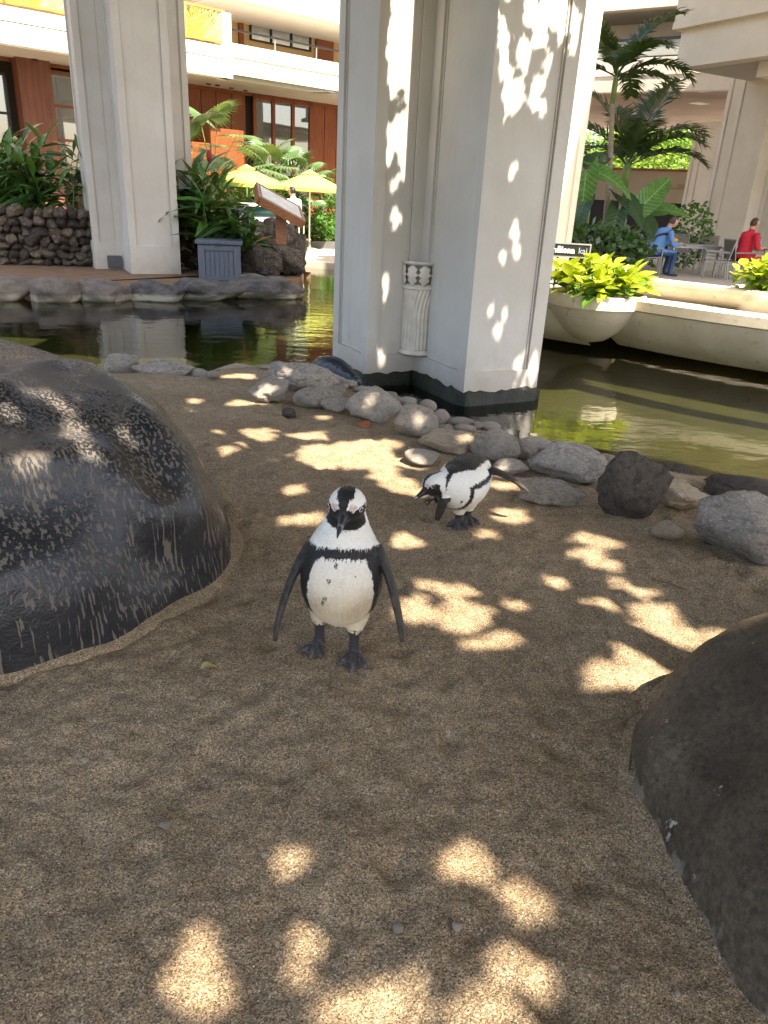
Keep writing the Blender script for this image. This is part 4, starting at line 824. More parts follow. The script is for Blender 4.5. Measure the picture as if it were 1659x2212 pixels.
ledge('patio_ledge', arc((pt.x - .65, pt.y + .5, 0), (pt.x + 4.4, pt.y - 1.8, 0), .5), -.26, .55, 'cream concrete ledge of paved terrace above dark water behind lava rocks')
# right terrace with planter bowls
rimL, rimR = P(1195, 638, .38), P(1388, 640, .38); bowl_c = (rimL + rimR) / 2 + Vector((.05, .35, 0)); bowl_r = (rimR - rimL).length / 2 * .97
e0 = P(1385, 647, .38); e1 = P(1659, 680, .38); e2 = e1 + (e1 - e0) * 1.2
ledge('terrace_ledge', arc(e0 - Vector((.35, -.35, 0)), e2, .25, 16), .38, .72, 'cream boat-shaped concrete ledge of dining terrace curving past the planters')
ledge('terrace_ledge', arc((.9, 12.2, 0), (rimL.x + .5, rimL.y + .25, 0), .1, 6), .30, .66, 'cream concrete ledge between pool column and nearer planter bowl')
c0, c1 = P(1385, 600, .42), P(1600, 624, .42); c2 = c1 + (c1 - c0) * 1.5; cA = c0 - (c1 - c0) * .8
ledge('inner_coping', arc(cA, c2, .05, 8), .42, .36, 'inner cream coping behind the planter bowls along dining terrace', mat=ledge_m)
m = MB(); m.prism([(.6, 13.2), (rimL.x, rimL.y + 1.3), (e0.x, e0.y + 1.0), (e1.x, e1.y + 1.0), (e2.x, e2.y + 1.0), (30, 8), (40, 80), (.6, 80)], -.28, .02); tag(m.build('terrace', paving_m), kind='structure')
def planter(c, r, ztop, label):
    t = thing('planter_bowl', (c.x, c.y, ztop - .7), label, 'planter', 'planter bowls on the terrace ledge')
    pr = [(.05, -.66), (.30, -.62), (.58, -.50), (.80, -.34), (.92, -.20), (.94, -.165), (.99, -.16), (1.0, -.02), (.985, 0), (.90, 0), (.88, -.03), (.86, -.10), (.02, -.10)]
    m = MB(); m.lathe([(r * a, z * 1.05) for a, z in pr], (c.x, c.y, ztop), 56); o = m.build('bowl', ledge_m, t, True); es = o.modifiers.new('e', 'EDGE_SPLIT'); es.split_angle = R(32)
    m = MB(); m.lathe([(r * .87, -.075), (r * .5, -.06), (.01, -.05)], (c.x, c.y, ztop), 32); m.build('soil', soil_m, t)
planter(bowl_c, bowl_r, .39, 'round cream planter bowl holding yellow-green plant beside pool column')
q2 = P(1600, 628, .40); planter(Vector((q2.x + .75, q2.y + .3, 0)), .74, .42, 'cream planter bowl by the table of the person in red')
# ---------------------------------------------------------------- leaves
def leaf_mesh(name, L, W, droop=.3, fold=.15, tipp=1.0, n=8, base=.0, wave=0.0, heart=0.0):
    m = MB(); vs = []
    for i in range(n + 1):
        t = i / n; w = W * (math.sin(math.pi * min(1, (t * (1 - base) + base)) ** tipp) + .02); x = L * t; z = -droop * L * t * t
        if heart: w = W * (1 - t) ** .55 * (.62 + .38 * math.sin(min(1, t * 3.2) * math.pi / 2)) + .002
        y2 = wave * math.sin(i * 1.9) * W
        bk = -heart * L * max(0, (.3 - t)) * 1.3
        vs += [(x + bk, -w, z + fold * w + y2), (x + bk * .4, -w * .5, z + fold * w * .35), (x, 0, z), (x + bk * .4, w * .5, z + fold * w * .35), (x + bk, w, z + fold * w - y2)]
    m.add(vs, [(5 * i + j, 5 * i + j + 1, 5 * i + j + 6, 5 * i + j + 5) for i in range(n) for j in range(4)]); return m.mesh(name, True)
def leaf_at(me, parent, loc, yaw, pitch, roll=0, s=1.0, name='leaf', mat=None):
    o = bpy.data.objects.new(name, me); COL.objects.link(o); o.parent = parent; o.matrix_parent_inverse = Matrix.Translation(parent.location).inverted()
    o.location = loc; o.rotation_euler = (Matrix.Rotation(yaw, 3, 'Z') @ Matrix.Rotation(-pitch, 3, 'Y') @ Matrix.Rotation(roll, 3, 'X')).to_euler(); o.scale = (s, s, s)
    if mat: o.material_slots[0].link = 'OBJECT'; o.material_slots[0].material = mat
    return o
GL = [leaf_mesh('leaf', .74, .085, d, f, 1.0) for d, f in ((.25, .3), (.5, .25), (.8, .2))]
for m_ in GL: m_.materials.append(green_leaf)
def ginger(loc, h, nst, spread, label, seed=0, group='ginger clumps behind the stone wall', scale=1.0, dark=.4):
    r = random.Random(seed); t = thing('ginger_plant', loc, label, 'plant', group)
    for k in range(nst):
        a = r.uniform(0, 6.28); lean = r.uniform(.05, .5); hh = h * r.uniform(.6, 1.05); b = loc + Vector((r.uniform(-spread, spread), r.uniform(-spread, spread) * .6, 0))
        pts = [b + Vector((math.cos(a) * lean * s * s * hh, math.sin(a) * lean * s * s * hh, hh * s)) for s in (0, .35, .7, 1)]
        m = MB(); m.tube(pts, [.012, .011, .009, .004], 5); m.build('stem', stem_m, t)
        nl = int(7 + hh * 3.5)
        for j in range(nl):
            s = .25 + .75 * (j + .5) / nl; p = b + Vector((math.cos(a) * lean * s * s * hh, math.sin(a) * lean * s * s * hh, hh * s))
            yaw = a + (0 if j % 2 else math.pi) + r.uniform(-.7, .7); q = r.random()
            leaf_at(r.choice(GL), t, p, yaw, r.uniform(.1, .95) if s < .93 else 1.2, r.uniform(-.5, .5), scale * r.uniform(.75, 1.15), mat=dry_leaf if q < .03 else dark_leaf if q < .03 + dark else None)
    return t
wz = WH - .32
ginger(Vector((PD(35, 445, 18.3).x, 18.3, .45)), 1.75, 15, .6, 'dense ginger clump with long glossy leaves above the stone wall end', 1)
ginger(Vector((PD(120, 445, 18.3).x, 18.2, .45)), 1.6, 15, .6, 'ginger clump with drooping glossy leaves touching the white column', 2)
ginger(Vector((PD(-30, 445, 18.6).x, 18.9, .45)), 1.7, 11, .55, 'ginger clump in front of the brown timber pier', 3)
ginger(Vector((PD(425, 470, 17.8).x, 17.8, .2)), 1.75, 12, .5, 'ginger clump between white column and storage box with red flower', 4, dark=.3)
ginger(Vector((PD(480, 480, 17.4).x, 17.3, .0)), 1.45, 12, .5, 'leaning ginger clump with some dry leaves behind the storage box', 5, dark=.3)
ginger(Vector((PD(525, 490, 17.4).x, 17.4, -.05)), .95, 7, .35, 'low ginger clump arching over the lava rock heap', 6, dark=.3)
o = ell(PD(452, 338, 17.6), .06, .06, .13).build('ginger_flower', red_m, None, True); recenter(o); tag(o, 'dark red flower head above the ginger leaves', 'flower')
# fan palms
def fan_mesh(name, r=.55, nseg=26, spread=R(280), split=.55, droop=.12):
    m = MB()
    for k in range(nseg):
        a0 = -spread / 2 + spread * k / nseg; a1 = a0 + spread / nseg; am = (a0 + a1) / 2; ri = r * split; L = r * (1 + .06 * math.sin(k * 2.1))
        def pt_(rr, a, z=0): return (rr * math.cos(a), rr * math.sin(a), z - droop * (rr / r) ** 3 * r)
        m.add([(0, 0, 0), pt_(ri, a0), pt_(ri, am, .02), pt_(ri, a1), pt_(L, am, .0), pt_(L * .82, am - .016), pt_(L * .82, am + .016)], [(0, 1, 2), (0, 2, 3), (1, 5, 2), (2, 5, 4), (2, 4, 6), (2, 6, 3)])
    return m.mesh(name)
FM = [fan_mesh('fan', .60), fan_mesh('fan', .55, 24, R(300), .6, .3)]
for m_ in FM: m_.materials.append(fan_leaf)
def fan_palm(loc, h, n, r0, label, seed, s=1.0, group='fan palms by the timber wall'):
    r = random.Random(seed); t = thing('fan_palm', loc, label, 'palm', group); m = MB(); m.tube([loc, loc + Vector((0, 0, h * .5))], [.07, .055], 8); m.build('trunk', bark_m, t); c = loc + Vector((0, 0, h * .5))
    for k in range(n):
        a = 2.4 * k + r.uniform(-.4, .4); el = R(82 - 75 * k / n); L = r0 * r.uniform(.8, 1.1); d = Vector((math.cos(a) * math.cos(el), math.sin(a) * math.cos(el), math.sin(el))); e = c + d * L - Vector((0, 0, .12 * L * (k / n)))
        m = MB(); m.tube([c, c + d * L * .5, e], [.014, .011, .008], 5); m.build('leaf_stalk', stem_m, t)
        fo = leaf_at(r.choice(FM), t, e, a, el - R(40) + r.uniform(-.3, .3), r.uniform(-.3, .3), s * r.uniform(.8, 1.1), name='fan_leaf')
    return t
fl_ = -.28
for (qx, qy, D, s, n, lb, sd) in [(455, 255, 22.5, 1.25, 9, 'tall fan palm with round leaf in front of added sun-catching timber block', 1), (590, 325, 28.5, 1.35, 12, 'bushy fan palm in front of the tall dark window', 2), (640, 350, 29.5, 1.2, 10, 'fan palm behind the two lime umbrellas', 3), (395, 265, 22, 1.0, 7, 'fan palm with grey spiky leaves beside the white column', 4), (700, 385, 29.5, 1.0, 8, 'small fan palm behind the right-hand lime umbrella', 6)]:
    top = PD(qx, qy, D); fan_palm(Vector((top.x, top.y, fl_)), (top.z - fl_) * 1.15, n, (top.z - fl_) * .45, lb, sd, s)
def shrub(loc, rx, rz, n, label, seed, mat, Lf=.14, cat='shrub', group=None):
    r = random.Random(seed); m = MB()
    for k in range(n):
        u = Vector((r.gauss(0, 1), r.gauss(0, 1), r.gauss(0, 1))).normalized() * r.uniform(.55, 1) ** .6; p = loc + Vector((u.x * rx, u.y * rx, rz + u.z * rz)); a = Vector((r.uniform(-1, 1), r.uniform(-1, 1), r.uniform(-.3, .8))).normalized() * Lf * r.uniform(.6, 1.2); b = a.cross(Vector((r.uniform(-1, 1), r.uniform(-1, 1), r.uniform(-1, 1)))).normalized() * Lf * .28
        m.add([p, p + a * .5 + b, p + a, p + a * .5 - b], [(0, 1, 2, 3)])
    t = thing('shrub' if cat == 'shrub' else cat, loc, label, cat, group); m.build('foliage', mat, t); s_ = MB()
    for k in range(5): s_.tube([loc, loc + Vector((r.uniform(-.5, .5) * rx, r.uniform(-.5, .5) * rx, rz * 1.3))], [.02, .008], 5)
    s_.build('stems', bark_m, t); return t
for k, (qx, D, rx, rz, lb) in enumerate([(700, 28.5, .9, .5, 'glossy shrub in the bed behind the right-hand umbrella pole'), (620, 27.5, 1.0, .9, 'dense shrub behind the bar counter'), (560, 26.5, 1.1, 1.0, 'dark shrub under the left lime umbrella'), (480, 25, 1.2, 1.0, 'shrub below the added sun-catching timber block'), (730, 30, 1.0, .9, 'shrub at the foot of the timber wall by pool column')]):
    v = PD(qx, 500, D); shrub(Vector((v.x, v.y, fl_)), rx, rz, 1100, lb, k, dark_leaf if k % 2 else green_leaf, .2, group='shrubs along the patio bed')
kb = PD(690, 520, 27.2); m = MB(); m.box((kb.x - .5, kb.y, fl_ + .12), (6.5, .25, .24), .35); o = m.build('planting_kerb', MAT('dark kerb', (0.10, 0.10, 0.10), rough=.7)); recenter(o); tag(o, 'dark grey kerb of the planting bed behind umbrella poles', 'kerb')
# lime umbrellas
def umbrella(px, D, e0, apex, rx, label):
    b = PD(px, 530, D); c = Vector((b.x, b.y, 0)); ze = PD(px, e0, D).z; za = PD(px, apex, D).z; t = thing('umbrella', (c.x, c.y, fl_), label, 'umbrella', 'lime umbrellas on the patio')
    for k in range(8):
        a0, a1 = math.pi / 4 * k + .2, math.pi / 4 * (k + 1) + .2; m = MB(); vs = []
        for i in range(6):
            s = i / 5; z = za - (za - ze) * (s ** 1.25)
            for j in range(4):
                a = a0 + (a1 - a0) * j / 3; rr = rx * s * (1 - .05 * s * math.sin(math.pi * j / 3)); vs.append((c.x + rr * math.cos(a), c.y + rr * math.sin(a), z))
        m.add(vs, [(4 * i + j, 4 * i + j + 1, 4 * i + j + 5, 4 * i + j + 4) for i in range(5) for j in range(3)]); vs2 = [vs[20 + j] for j in range(4)]
        m.add(vs2 + [(x, y, z - .10) for x, y, z in vs2], [(j, j + 1, j + 5, j + 4) for j in range(3)]); m.build('canopy_panel', umb_m, t)
        am = a0; m = MB(); m.tube([(c.x, c.y, za - .06), (c.x + rx * .95 * math.cos(am), c.y + rx * .95 * math.sin(am), ze + .0)], .012, 5); m.build('rib', white_paint, t)
    m = MB(); m.lathe([(rx * .25, -.05), (rx * .14, .02), (.02, .09)], (c.x, c.y, za), 8); m.build('vent_cap', umb_m, t)
    m = MB(); m.tube([(c.x, c.y, fl_), (c.x, c.y, za)], .028, 10); m.build('pole', white_paint, t); m = MB(); m.lathe([(.28, 0), (.28, .05), (.06, .08), (.05, .25)], (c.x, c.y, fl_), 20); m.build('base', grey_metal, t)
umbrella(668, 26.5, 407, 373, 1.18, 'lime green patio umbrella beside the pool column')
umbrella(536, 25.0, 397, 362, 1.15, 'lime green patio umbrella half hidden by ginger leaves')
# bar counter, man behind, white stand
bc_ = PD(565, 480, 22.5); t = thing('bar_counter', (bc_.x, bc_.y, fl_), 'white round bar counter with dark teal band behind the lectern', 'counter'); zt = PD(560, 440, 22.5).z
m = MB(); m.lathe([(.78, 0), (.78, zt - fl_ - .30)], (bc_.x, bc_.y, fl_), 36); m.build('base', white_paint, t, True)
m = MB(); m.lathe([(.80, zt - fl_ - .30), (.82, zt - fl_ - .06)], (bc_.x, bc_.y, fl_), 36); m.build('band', MAT('teal band', (0.02, 0.09, 0.09), rough=.4), t, True)
m = MB(); m.lathe([(.6, zt - fl_ - .06), (.88, zt - fl_ - .06), (.88, zt - fl_), (.01, zt - fl_)], (bc_.x, bc_.y, fl_), 36); m.build('worktop', white_paint, t)
st = PD(651, 500, 20.5); t = thing('white_stand', (st.x, st.y, fl_), 'thin white metal stand behind the lectern sign', 'stand'); hs = PD(651, 470, 20.5).z - fl_
for dx in (-.06, .06):
    m = MB(); m.tube([(st.x + dx, st.y, fl_), (st.x + dx, st.y, fl_ + hs)], .014, 6); m.build('leg', white_paint, t)
for zz in (.35, hs): m = MB(); m.tube([(st.x - .45, st.y, fl_ + zz), (st.x + .08, st.y, fl_ + zz)], .014, 6); m.build('bar', white_paint, t)
# ---------------------------------------------------------------- hotel wing behind the patio
TH = R(48.0); HA = Vector((math.sin(TH), math.cos(TH), 0)); HN = Vector((math.cos(TH), -math.sin(TH), 0)); F0 = PD(730, 194, 31.0); ZS = 4.93
def on(q, back=0.0): return hit(q[0], q[1], F0 - HN * back, HN)
def hu(q, back=0.0): return (on(q, back) - F0).dot(HA)
def slab(mb, u0, u1, z0, z1, b0, b1):                          # box in building space: along, height, depth behind the fascia plane
    c = F0 * 1; c.z = 0; p = lambda u, b, z: c + HA * u - HN * b + Vector((0, 0, z))
    return mb.add([p(u0, b0, z0), p(u1, b0, z0), p(u1, b1, z0), p(u0, b1, z0), p(u0, b0, z1), p(u1, b0, z1), p(u1, b1, z1), p(u0, b1, z1)], [(3, 2, 1, 0), (4, 5, 6, 7), (0, 1, 5, 4), (1, 2, 6, 5), (2, 3, 7, 6), (3, 0, 4, 7)])
ht_ = thing('hotel_wing', Vector((F0.x, F0.y, fl_)), 'hotel wing with bright white fascia, gold balcony screens and timber lobby wall', 'building')
UL = -22.0; US = hu((503, 165)); UR = 9.0
z_b = on((440, 160)).z; z_l0 = on((440, 160)).z; 
def zq(q, b=0): return on(q, b).z
zb1 = zq((440, 160.5)); zg1 = zq((440, 127.5)); zg0 = zq((440, 121)); zt1 = zq((440, 92))
m = MB(); slab(m, UL, US, zb1, zg0, 0, .4); m.build('fascia', bright_plaster, ht_)
m = MB(); slab(m, UL, US, zg0, zg1 + .12, .22, .4); m.build('fascia_groove', plaster_far, ht_)
m = MB(); slab(m, UL, US, zg1 + .12, zt1, 0, .4); m.build('fascia_band', bright_plaster, ht_)
rb1 = zq((620, 176)); rg0 = zq((620, 143.5)); rt1 = zq((620, 112))
m = MB(); slab(m, US, UR, rb1, rg0 - .02, .25, .6); m.build('fascia', bright_plaster, ht_)
m = MB(); slab(m, US, UR, rg0 - .02, rg0 + .05, .34, .6); m.build('fascia_groove', plaster_far, ht_)
m = MB(); slab(m, US, UR, rg0 + .05, rt1, .25, .6); m.build('fascia_band', bright_plaster, ht_)
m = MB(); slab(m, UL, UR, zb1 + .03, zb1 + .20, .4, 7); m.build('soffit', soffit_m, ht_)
m = MB(); slab(m, UL, UR, rt1 - .25, rt1 - .12, .6, 7); m.build('balcony_floor', plaster_far, ht_)
m = MB(); slab(m, UL, UR, rt1 - .12, rt1 + 3.2, 3.4, 3.7); m.build('upper_wall', MAT('ochre plaster', (0.56, 0.40, 0.21), (0.52, 0.36, 0.18), 1, .8), ht_)
m = MB(); slab(m, US - .3, UR, zq((620, 20)), zq((620, 20)) + 1.2, .25, 3.4); m.build('upper_fascia', bright_plaster, ht_)
m = MB(); slab(m, US - .3, US, zb1, zt1 + .95, 0.02, .6); m.build('pier', bright_plaster, ht_)
m = MB(); slab(m, UL, UR, zq((620, 20)) + 1.2, zq((620, 20)) + 1.5, .1, 7); m.build('roof_slab', plaster_far, ht_)
# gold screens: frame with palm-like lattice
def screen(u0, u1, z0, z1):
    o0 = MB(); e = .05
    for a, b, c, d in ((u0, u1, z0, z0 + e), (u0, u1, z1 - e, z1), (u0, u0 + e, z0, z1), (u1 - e, u1, z0, z1)): slab(o0, a, b, c, d, .12, .16)
    fr = o0.build('screen_panel', gold_m, ht_); la = MB(); r = random.Random(int(u0 * 10)); cxu = (u0 + u1) / 2
    c = F0 * 1; c.z = 0
    def bar(ua, za, ub, zb2, w=.022):
        ua, ub = [min(max(k, u0), u1) for k in (ua, ub)]; za, zb2 = [min(max(k, z0), z1) for k in (za, zb2)]
        p, q = c + HA * ua - HN * .14 + Vector((0, 0, za)), c + HA * ub - HN * .14 + Vector((0, 0, zb2)); la.tube([p, q], [(w, .012)] * 2, 4, True, HN)
    for k in range(15):
        zz = z0 + (z1 - z0) * k / 14; bar(u0, zz, u0 + .35, zz - .35); bar(u1, zz, u1 - .35, zz - .35); bar(u0, zz - .1, u0 + .3, zz + .2, .018)
    for k in range(26):
        a = math.pi * (.04 + .92 * k / 25); L = (z1 - z0) * r.uniform(.85, 1.2); bar(cxu, z0, cxu + math.cos(a) * L, z0 + math.sin(a) * L, .026)
    for k in range(22): bar(cxu + r.uniform(-.7, .7), z0 + r.uniform(0, .9), cxu + r.uniform(-.7, .7), z0 + r.uniform(0, .9), .02)
    la.build('lattice', gold_m, fr)
sz0_, sz1_ = zt1 + .10, zt1 + 1.02
edges = [hu(q) for q in ((500, 90), (389, 70), (275, 60))]; w_ = edges[0] - .12 - edges[1]
k_ = edges[0] - .12
while k_ > UL + w_: screen(k_ - w_ + .03, k_ - .03, sz0_, sz1_); k_ -= w_
# rail, window, doors upstairs
m = MB(); slab(m, US, UR, zq((620, 85)), zq((620, 85)) + .05, .30, .36); m.build('handrail', dark_metal, ht_)
for k in range(6): m = MB(); slab(m, US + .1 + k * 1.75, US + .14 + k * 1.75, rt1, zq((620, 85)), .31, .35); m.build('rail_post', grey_metal, ht_)
def window(q0, q1, back, ncol, name='window', fm=dark_metal, gm=glass_m, nrow=1, fw=.05):
    u0, u1 = hu(q0, back), hu(q1, back); z1 = on(q0, back).z; z0 = on(q1, back).z; f = MB()
    for a, b, c, d in ((u0, u1, z0, z0 + fw), (u0, u1, z1 - fw, z1), (u0, u0 + fw, z0, z1), (u1 - fw, u1, z0, z1)): slab(f, a, b, c, d, back, back + .1)
    for k in range(1, ncol): uu = u0 + (u1 - u0) * k / ncol; slab(f, uu - fw / 2, uu + fw / 2, z0, z1, back, back + .1)
    for k in range(1, nrow): zz = z0 + (z1 - z0) * k / nrow; slab(f, u0, u1, zz - fw / 2, zz + fw / 2, back + .002, back + .1)
    w = f.build(name, fm, ht_)
    for k in range(ncol): p = MB(); slab(p, u0 + (u1 - u0) * k / ncol, u0 + (u1 - u0) * (k + 1) / ncol, z0, z1, back + .06, back + .075); p.build('pane', gm, w)
sky_glass = MAT('sky reflecting glass', (0.55, 0.62, 0.66), rough=.04, metal=1.0)
window((541, 36), (673, 112), 3.28, 3, gm=sky_glass)
for q0, q1 in (((519, 27), (530, 100)), ((687, 63), (723, 130))):
    d_ = MB(); slab(d_, hu(q0, 3.2), hu(q1, 3.2), rt1, zq(q0, 3.2), 3.28, 3.42); d_.build('door', wood_m, ht_)
# timber lobby wall
BK = 2.9; ub0 = hu((375, 250), BK); ub1 = hu((530, 250), BK); zW = zb1 + .04
pw = .62; u = UL
uw0, uw1 = hu((548, 300), BK), hu((672, 300), BK); ug1 = hu((160, 200), BK); ug0 = hu((104, 200), BK); uc0 = hu((34, 200), BK)
while u < UR:
    if not (uw0 - .05 < u + pw / 2 < uw1 + .05) and u > ug1 + .2:
        m = MB(); slab(m, u + .012, u + pw - .012, fl_, zW - .12, BK, BK + .12); m.build('wood_panel', wood_m, ht_, bevel=.008)
    u += pw
m = MB(); slab(m, UL, UR, fl_, zW, BK + .125, BK + .3); m.build('lobby_wall', soil_m, ht_)
m = MB(); slab(m, UL, UR, zW - .12, zW, BK - .03, BK + .1); m.build('top_rail', wood_m, ht_)
window((547, 205), (673, 470), BK - .06, 3, 'lobby_window', wood_m, glass_m, 1, .13)
m = MB(); slab(m, uc0, ug0, fl_, zW, BK - .45, BK + .1); m.build('timber_pier', MAT('red brown timber', (0.20, 0.075, 0.045), (0.14, 0.05, 0.03), 2, .5, stretch=(5, 5, .6)), ht_, bevel=.01)
window((-120, 140), (34, 330), BK - .08, 2, 'lobby_window', dark_metal, glass_m, 2, .07); window((104, 150), (240, 380), BK - .08, 1, 'lobby_window', wood_m, glass_m, 3, .08)
m = MB(); slab(m, hu((456, 300), 1.0), hu((527, 300), 1.0), fl_, zq((500, 280), 1.0), 1.0, BK); m.build('sun_patch_block', wood_m, ht_, bevel=.01)  # block added in front of the wall so its face catches a sun patch
m = MB(); slab(m, hu((415, 330), 1.0), hu((456, 330), 1.0) - .01, fl_, zq((440, 308), 1.0), 1.05, BK); m.build('sun_patch_block', wood_m, ht_, bevel=.01)  # lower neighbour, also added to carry the sunlit patch
for q in ((75, 128), (450, 181), (470, 184), (500, 190), (530, 195)):
    v = hit(q[0], q[1], Vector((0, 0, zb1 + .02)), (0, 0, 1)); m = MB(); m.lathe([(.09, 0), (.09, .02)], (v.x, v.y, zb1 - .005), 16); m.build('downlight', dark_metal, ht_)
v = hit(696, 199, Vector((0, 0, zb1 + .02)), (0, 0, 1)); m = MB(); m.box((v.x, v.y, zb1 + .015), (.8, .5, .02), -.4); m.build('vent_grille', grey_metal, ht_)
# ---------------------------------------------------------------- right-hand columns and building
TZ = 0.02
pa = PD(1208, 560, 17.0); column((pa.x - .98, pa.y + 1.2), TZ, 9.3, 'bright cream column on the dining terrace behind the pool column', mat=plaster_far, zb=.5)
pb = PD(1552, 540, 25.0); column((pb.x + 1.35, pb.y + .8), TZ, 12, 'tall cream column behind the person in red', mat=plaster_far, zb=.5, a=1.2, n=.7)
pc_ = PD(1500, 520, 33.0); column((pc_.x + .75, pc_.y + 1.0), TZ, 4.9, 'shaded cream column under the concrete soffit', mat=plaster_far, zb=.4, a=.9, n=.4, d=.7)
class Frame:
    def __init__(s, F, th, parent): s.F = Vector(F); s.A = Vector((math.sin(th), math.cos(th), 0)); s.N = Vector((-math.cos(th), math.sin(th), 0)); s.p = parent
    def at(s, q, b=0): return hit(q[0], q[1], s.F - s.N * b, s.N)
    def u(s, q, b=0): return (s.at(q, b) - s.F).dot(s.A)
    def box(s, name, mat, u0, u1, z0, z1, b0, b1, parent=None):
        c = s.F * 1; c.z = 0; p = lambda u, b, z: c + s.A * u - s.N * b + Vector((0, 0, z)); m = MB()
        m.add([p(u0, b0, z0), p(u1, b0, z0), p(u1, b1, z0), p(u0, b1, z0), p(u0, b0, z1), p(u1, b0, z1), p(u1, b1, z1), p(u0, b1, z1)], [(0, 1, 2, 3), (7, 6, 5, 4), (4, 5, 1, 0), (5, 6, 2, 1), (6, 7, 3, 2), (7, 4, 0, 3)]); return m.build(name, mat, parent or s.p)
f1 = PD(1459, 148, 24.0); rt_ = thing('concrete_wing', (f1.x, f1.y, TZ), 'shaded cream concrete hotel wing with deep stepped fascia over the dining terrace', 'building')
G = Frame(f1, R(-30), rt_); zlip = G.at((1500, 60)).z; zlow = f1.z
G.box('fascia', plaster_far, -16, 0, zlow, zlip, 0, .5); G.box('fascia_lip', plaster_far, -16.5, .15, zlip, zlip + .16, -.22, .5); G.box('parapet', plaster_far, -16.5, .15, zlip + .165, zlip + 2.6, -.18, .5)
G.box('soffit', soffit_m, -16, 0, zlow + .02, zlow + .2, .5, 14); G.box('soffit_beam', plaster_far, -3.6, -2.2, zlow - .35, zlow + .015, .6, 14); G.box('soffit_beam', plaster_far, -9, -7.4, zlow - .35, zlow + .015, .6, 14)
rb_ = thing('gallery_wing', PD(1370, 520, 34), 'shaded hotel gallery wing with balcony rail behind palm trees', 'building')
K = Frame(PD(1372, 198, 33.0), R(-58), rb_); kz0 = K.F.z; kz1 = K.at((1372, 122)).z; kz2 = K.at((1372, 84)).z; kz3 = K.at((1372, 19)).z
K.box('fascia', plaster_far, -7, 7, kz0, kz1 - .05, 0, .4); K.box('fascia_trim', plaster_far, -7, 7, kz0 + .55, kz0 + .60, -.03, 0); K.box('glass_balustrade', MAT('dull balcony glass', (0.36, 0.37, 0.33), (0.30, 0.31, 0.28), 1, .15), -7, 7, kz1 + .02, kz2 - .05, .15, .18)
K.box('handrail', dark_metal, -7, 7, kz2 - .04, kz2 + .04, .1, .2); K.box('bottom_rail', dark_metal, -7, 7, kz1 - .045, kz1 + .015, .1, .2)
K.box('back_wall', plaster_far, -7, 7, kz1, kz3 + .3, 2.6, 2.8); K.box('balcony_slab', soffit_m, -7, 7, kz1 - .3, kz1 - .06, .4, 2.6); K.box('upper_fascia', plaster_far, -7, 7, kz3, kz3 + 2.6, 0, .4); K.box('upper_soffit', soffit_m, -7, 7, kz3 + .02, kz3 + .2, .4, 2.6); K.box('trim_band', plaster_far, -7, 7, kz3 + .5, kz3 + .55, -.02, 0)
K.box('ceiling', MAT('pinkish ceiling', (0.36, 0.27, 0.22), (0.30, 0.22, 0.18), .5, .8), -9, 9, kz0 + .05, kz0 + .25, .4, 15)
for q in ((1515, 223), (1518, 195)):
    v = hit(q[0] - 4, q[1], Vector((0, 0, kz0 + .05)), (0, 0, 1)); m = MB(); m.box((v.x, v.y, kz0 + .04), (.7, .5, .02), .5); m.build('ceiling_panel', white_paint, rb_)
sw = Frame(PD(1420, 370, 43.0), R(-62), None); t = thing('sign_wall', (sw.F.x, sw.F.y, TZ), 'far cream wall with gold direction lettering behind elephant ear leaves', 'wall'); sw.p = t; zT = sw.F.z
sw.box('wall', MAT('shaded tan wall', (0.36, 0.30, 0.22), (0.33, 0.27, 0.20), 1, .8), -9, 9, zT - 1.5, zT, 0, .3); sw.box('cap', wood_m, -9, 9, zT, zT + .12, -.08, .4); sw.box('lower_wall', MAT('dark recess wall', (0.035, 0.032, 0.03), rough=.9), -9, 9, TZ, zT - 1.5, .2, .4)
def lettering(txt, size, loc, xdir, up, mat, parent, name='lettering', ext=.006, bold=0.0, align='LEFT', spacing=1.0):
    cu = bpy.data.curves.new('t', 'FONT'); cu.body = txt; cu.size = size; cu.extrude = ext; cu.offset = bold; cu.align_x = align; cu.space_character = spacing; cu.resolution_u = 3
    o = bpy.data.objects.new('t', cu); COL.objects.link(o); bpy.context.view_layer.update(); me = bpy.data.meshes.new_from_object(o.evaluated_get(bpy.context.evaluated_depsgraph_get())); bpy.data.objects.remove(o)
    x = Vector(xdir).normalized(); z = Vector(up).normalized(); n = x.cross(z); M4 = Matrix((x, z, n)).transposed().to_4x4(); M4.translation = Vector(loc); me.transform(M4); return put(name, me, parent, mat)
gold_text = MAT('dull gold letters', (0.34, 0.24, 0.10), rough=.5)
lettering('EL, SWAN COURT, STEAKHOUSE,', .34, sw.at((1440, 408)) + sw.N * .03, -sw.A, (0, 0, 1), gold_text, t, bold=.008); lettering('TH & SPA', .34, sw.at((1512, 424)) + sw.N * .03, -sw.A, (0, 0, 1), gold_text, t, bold=.008)
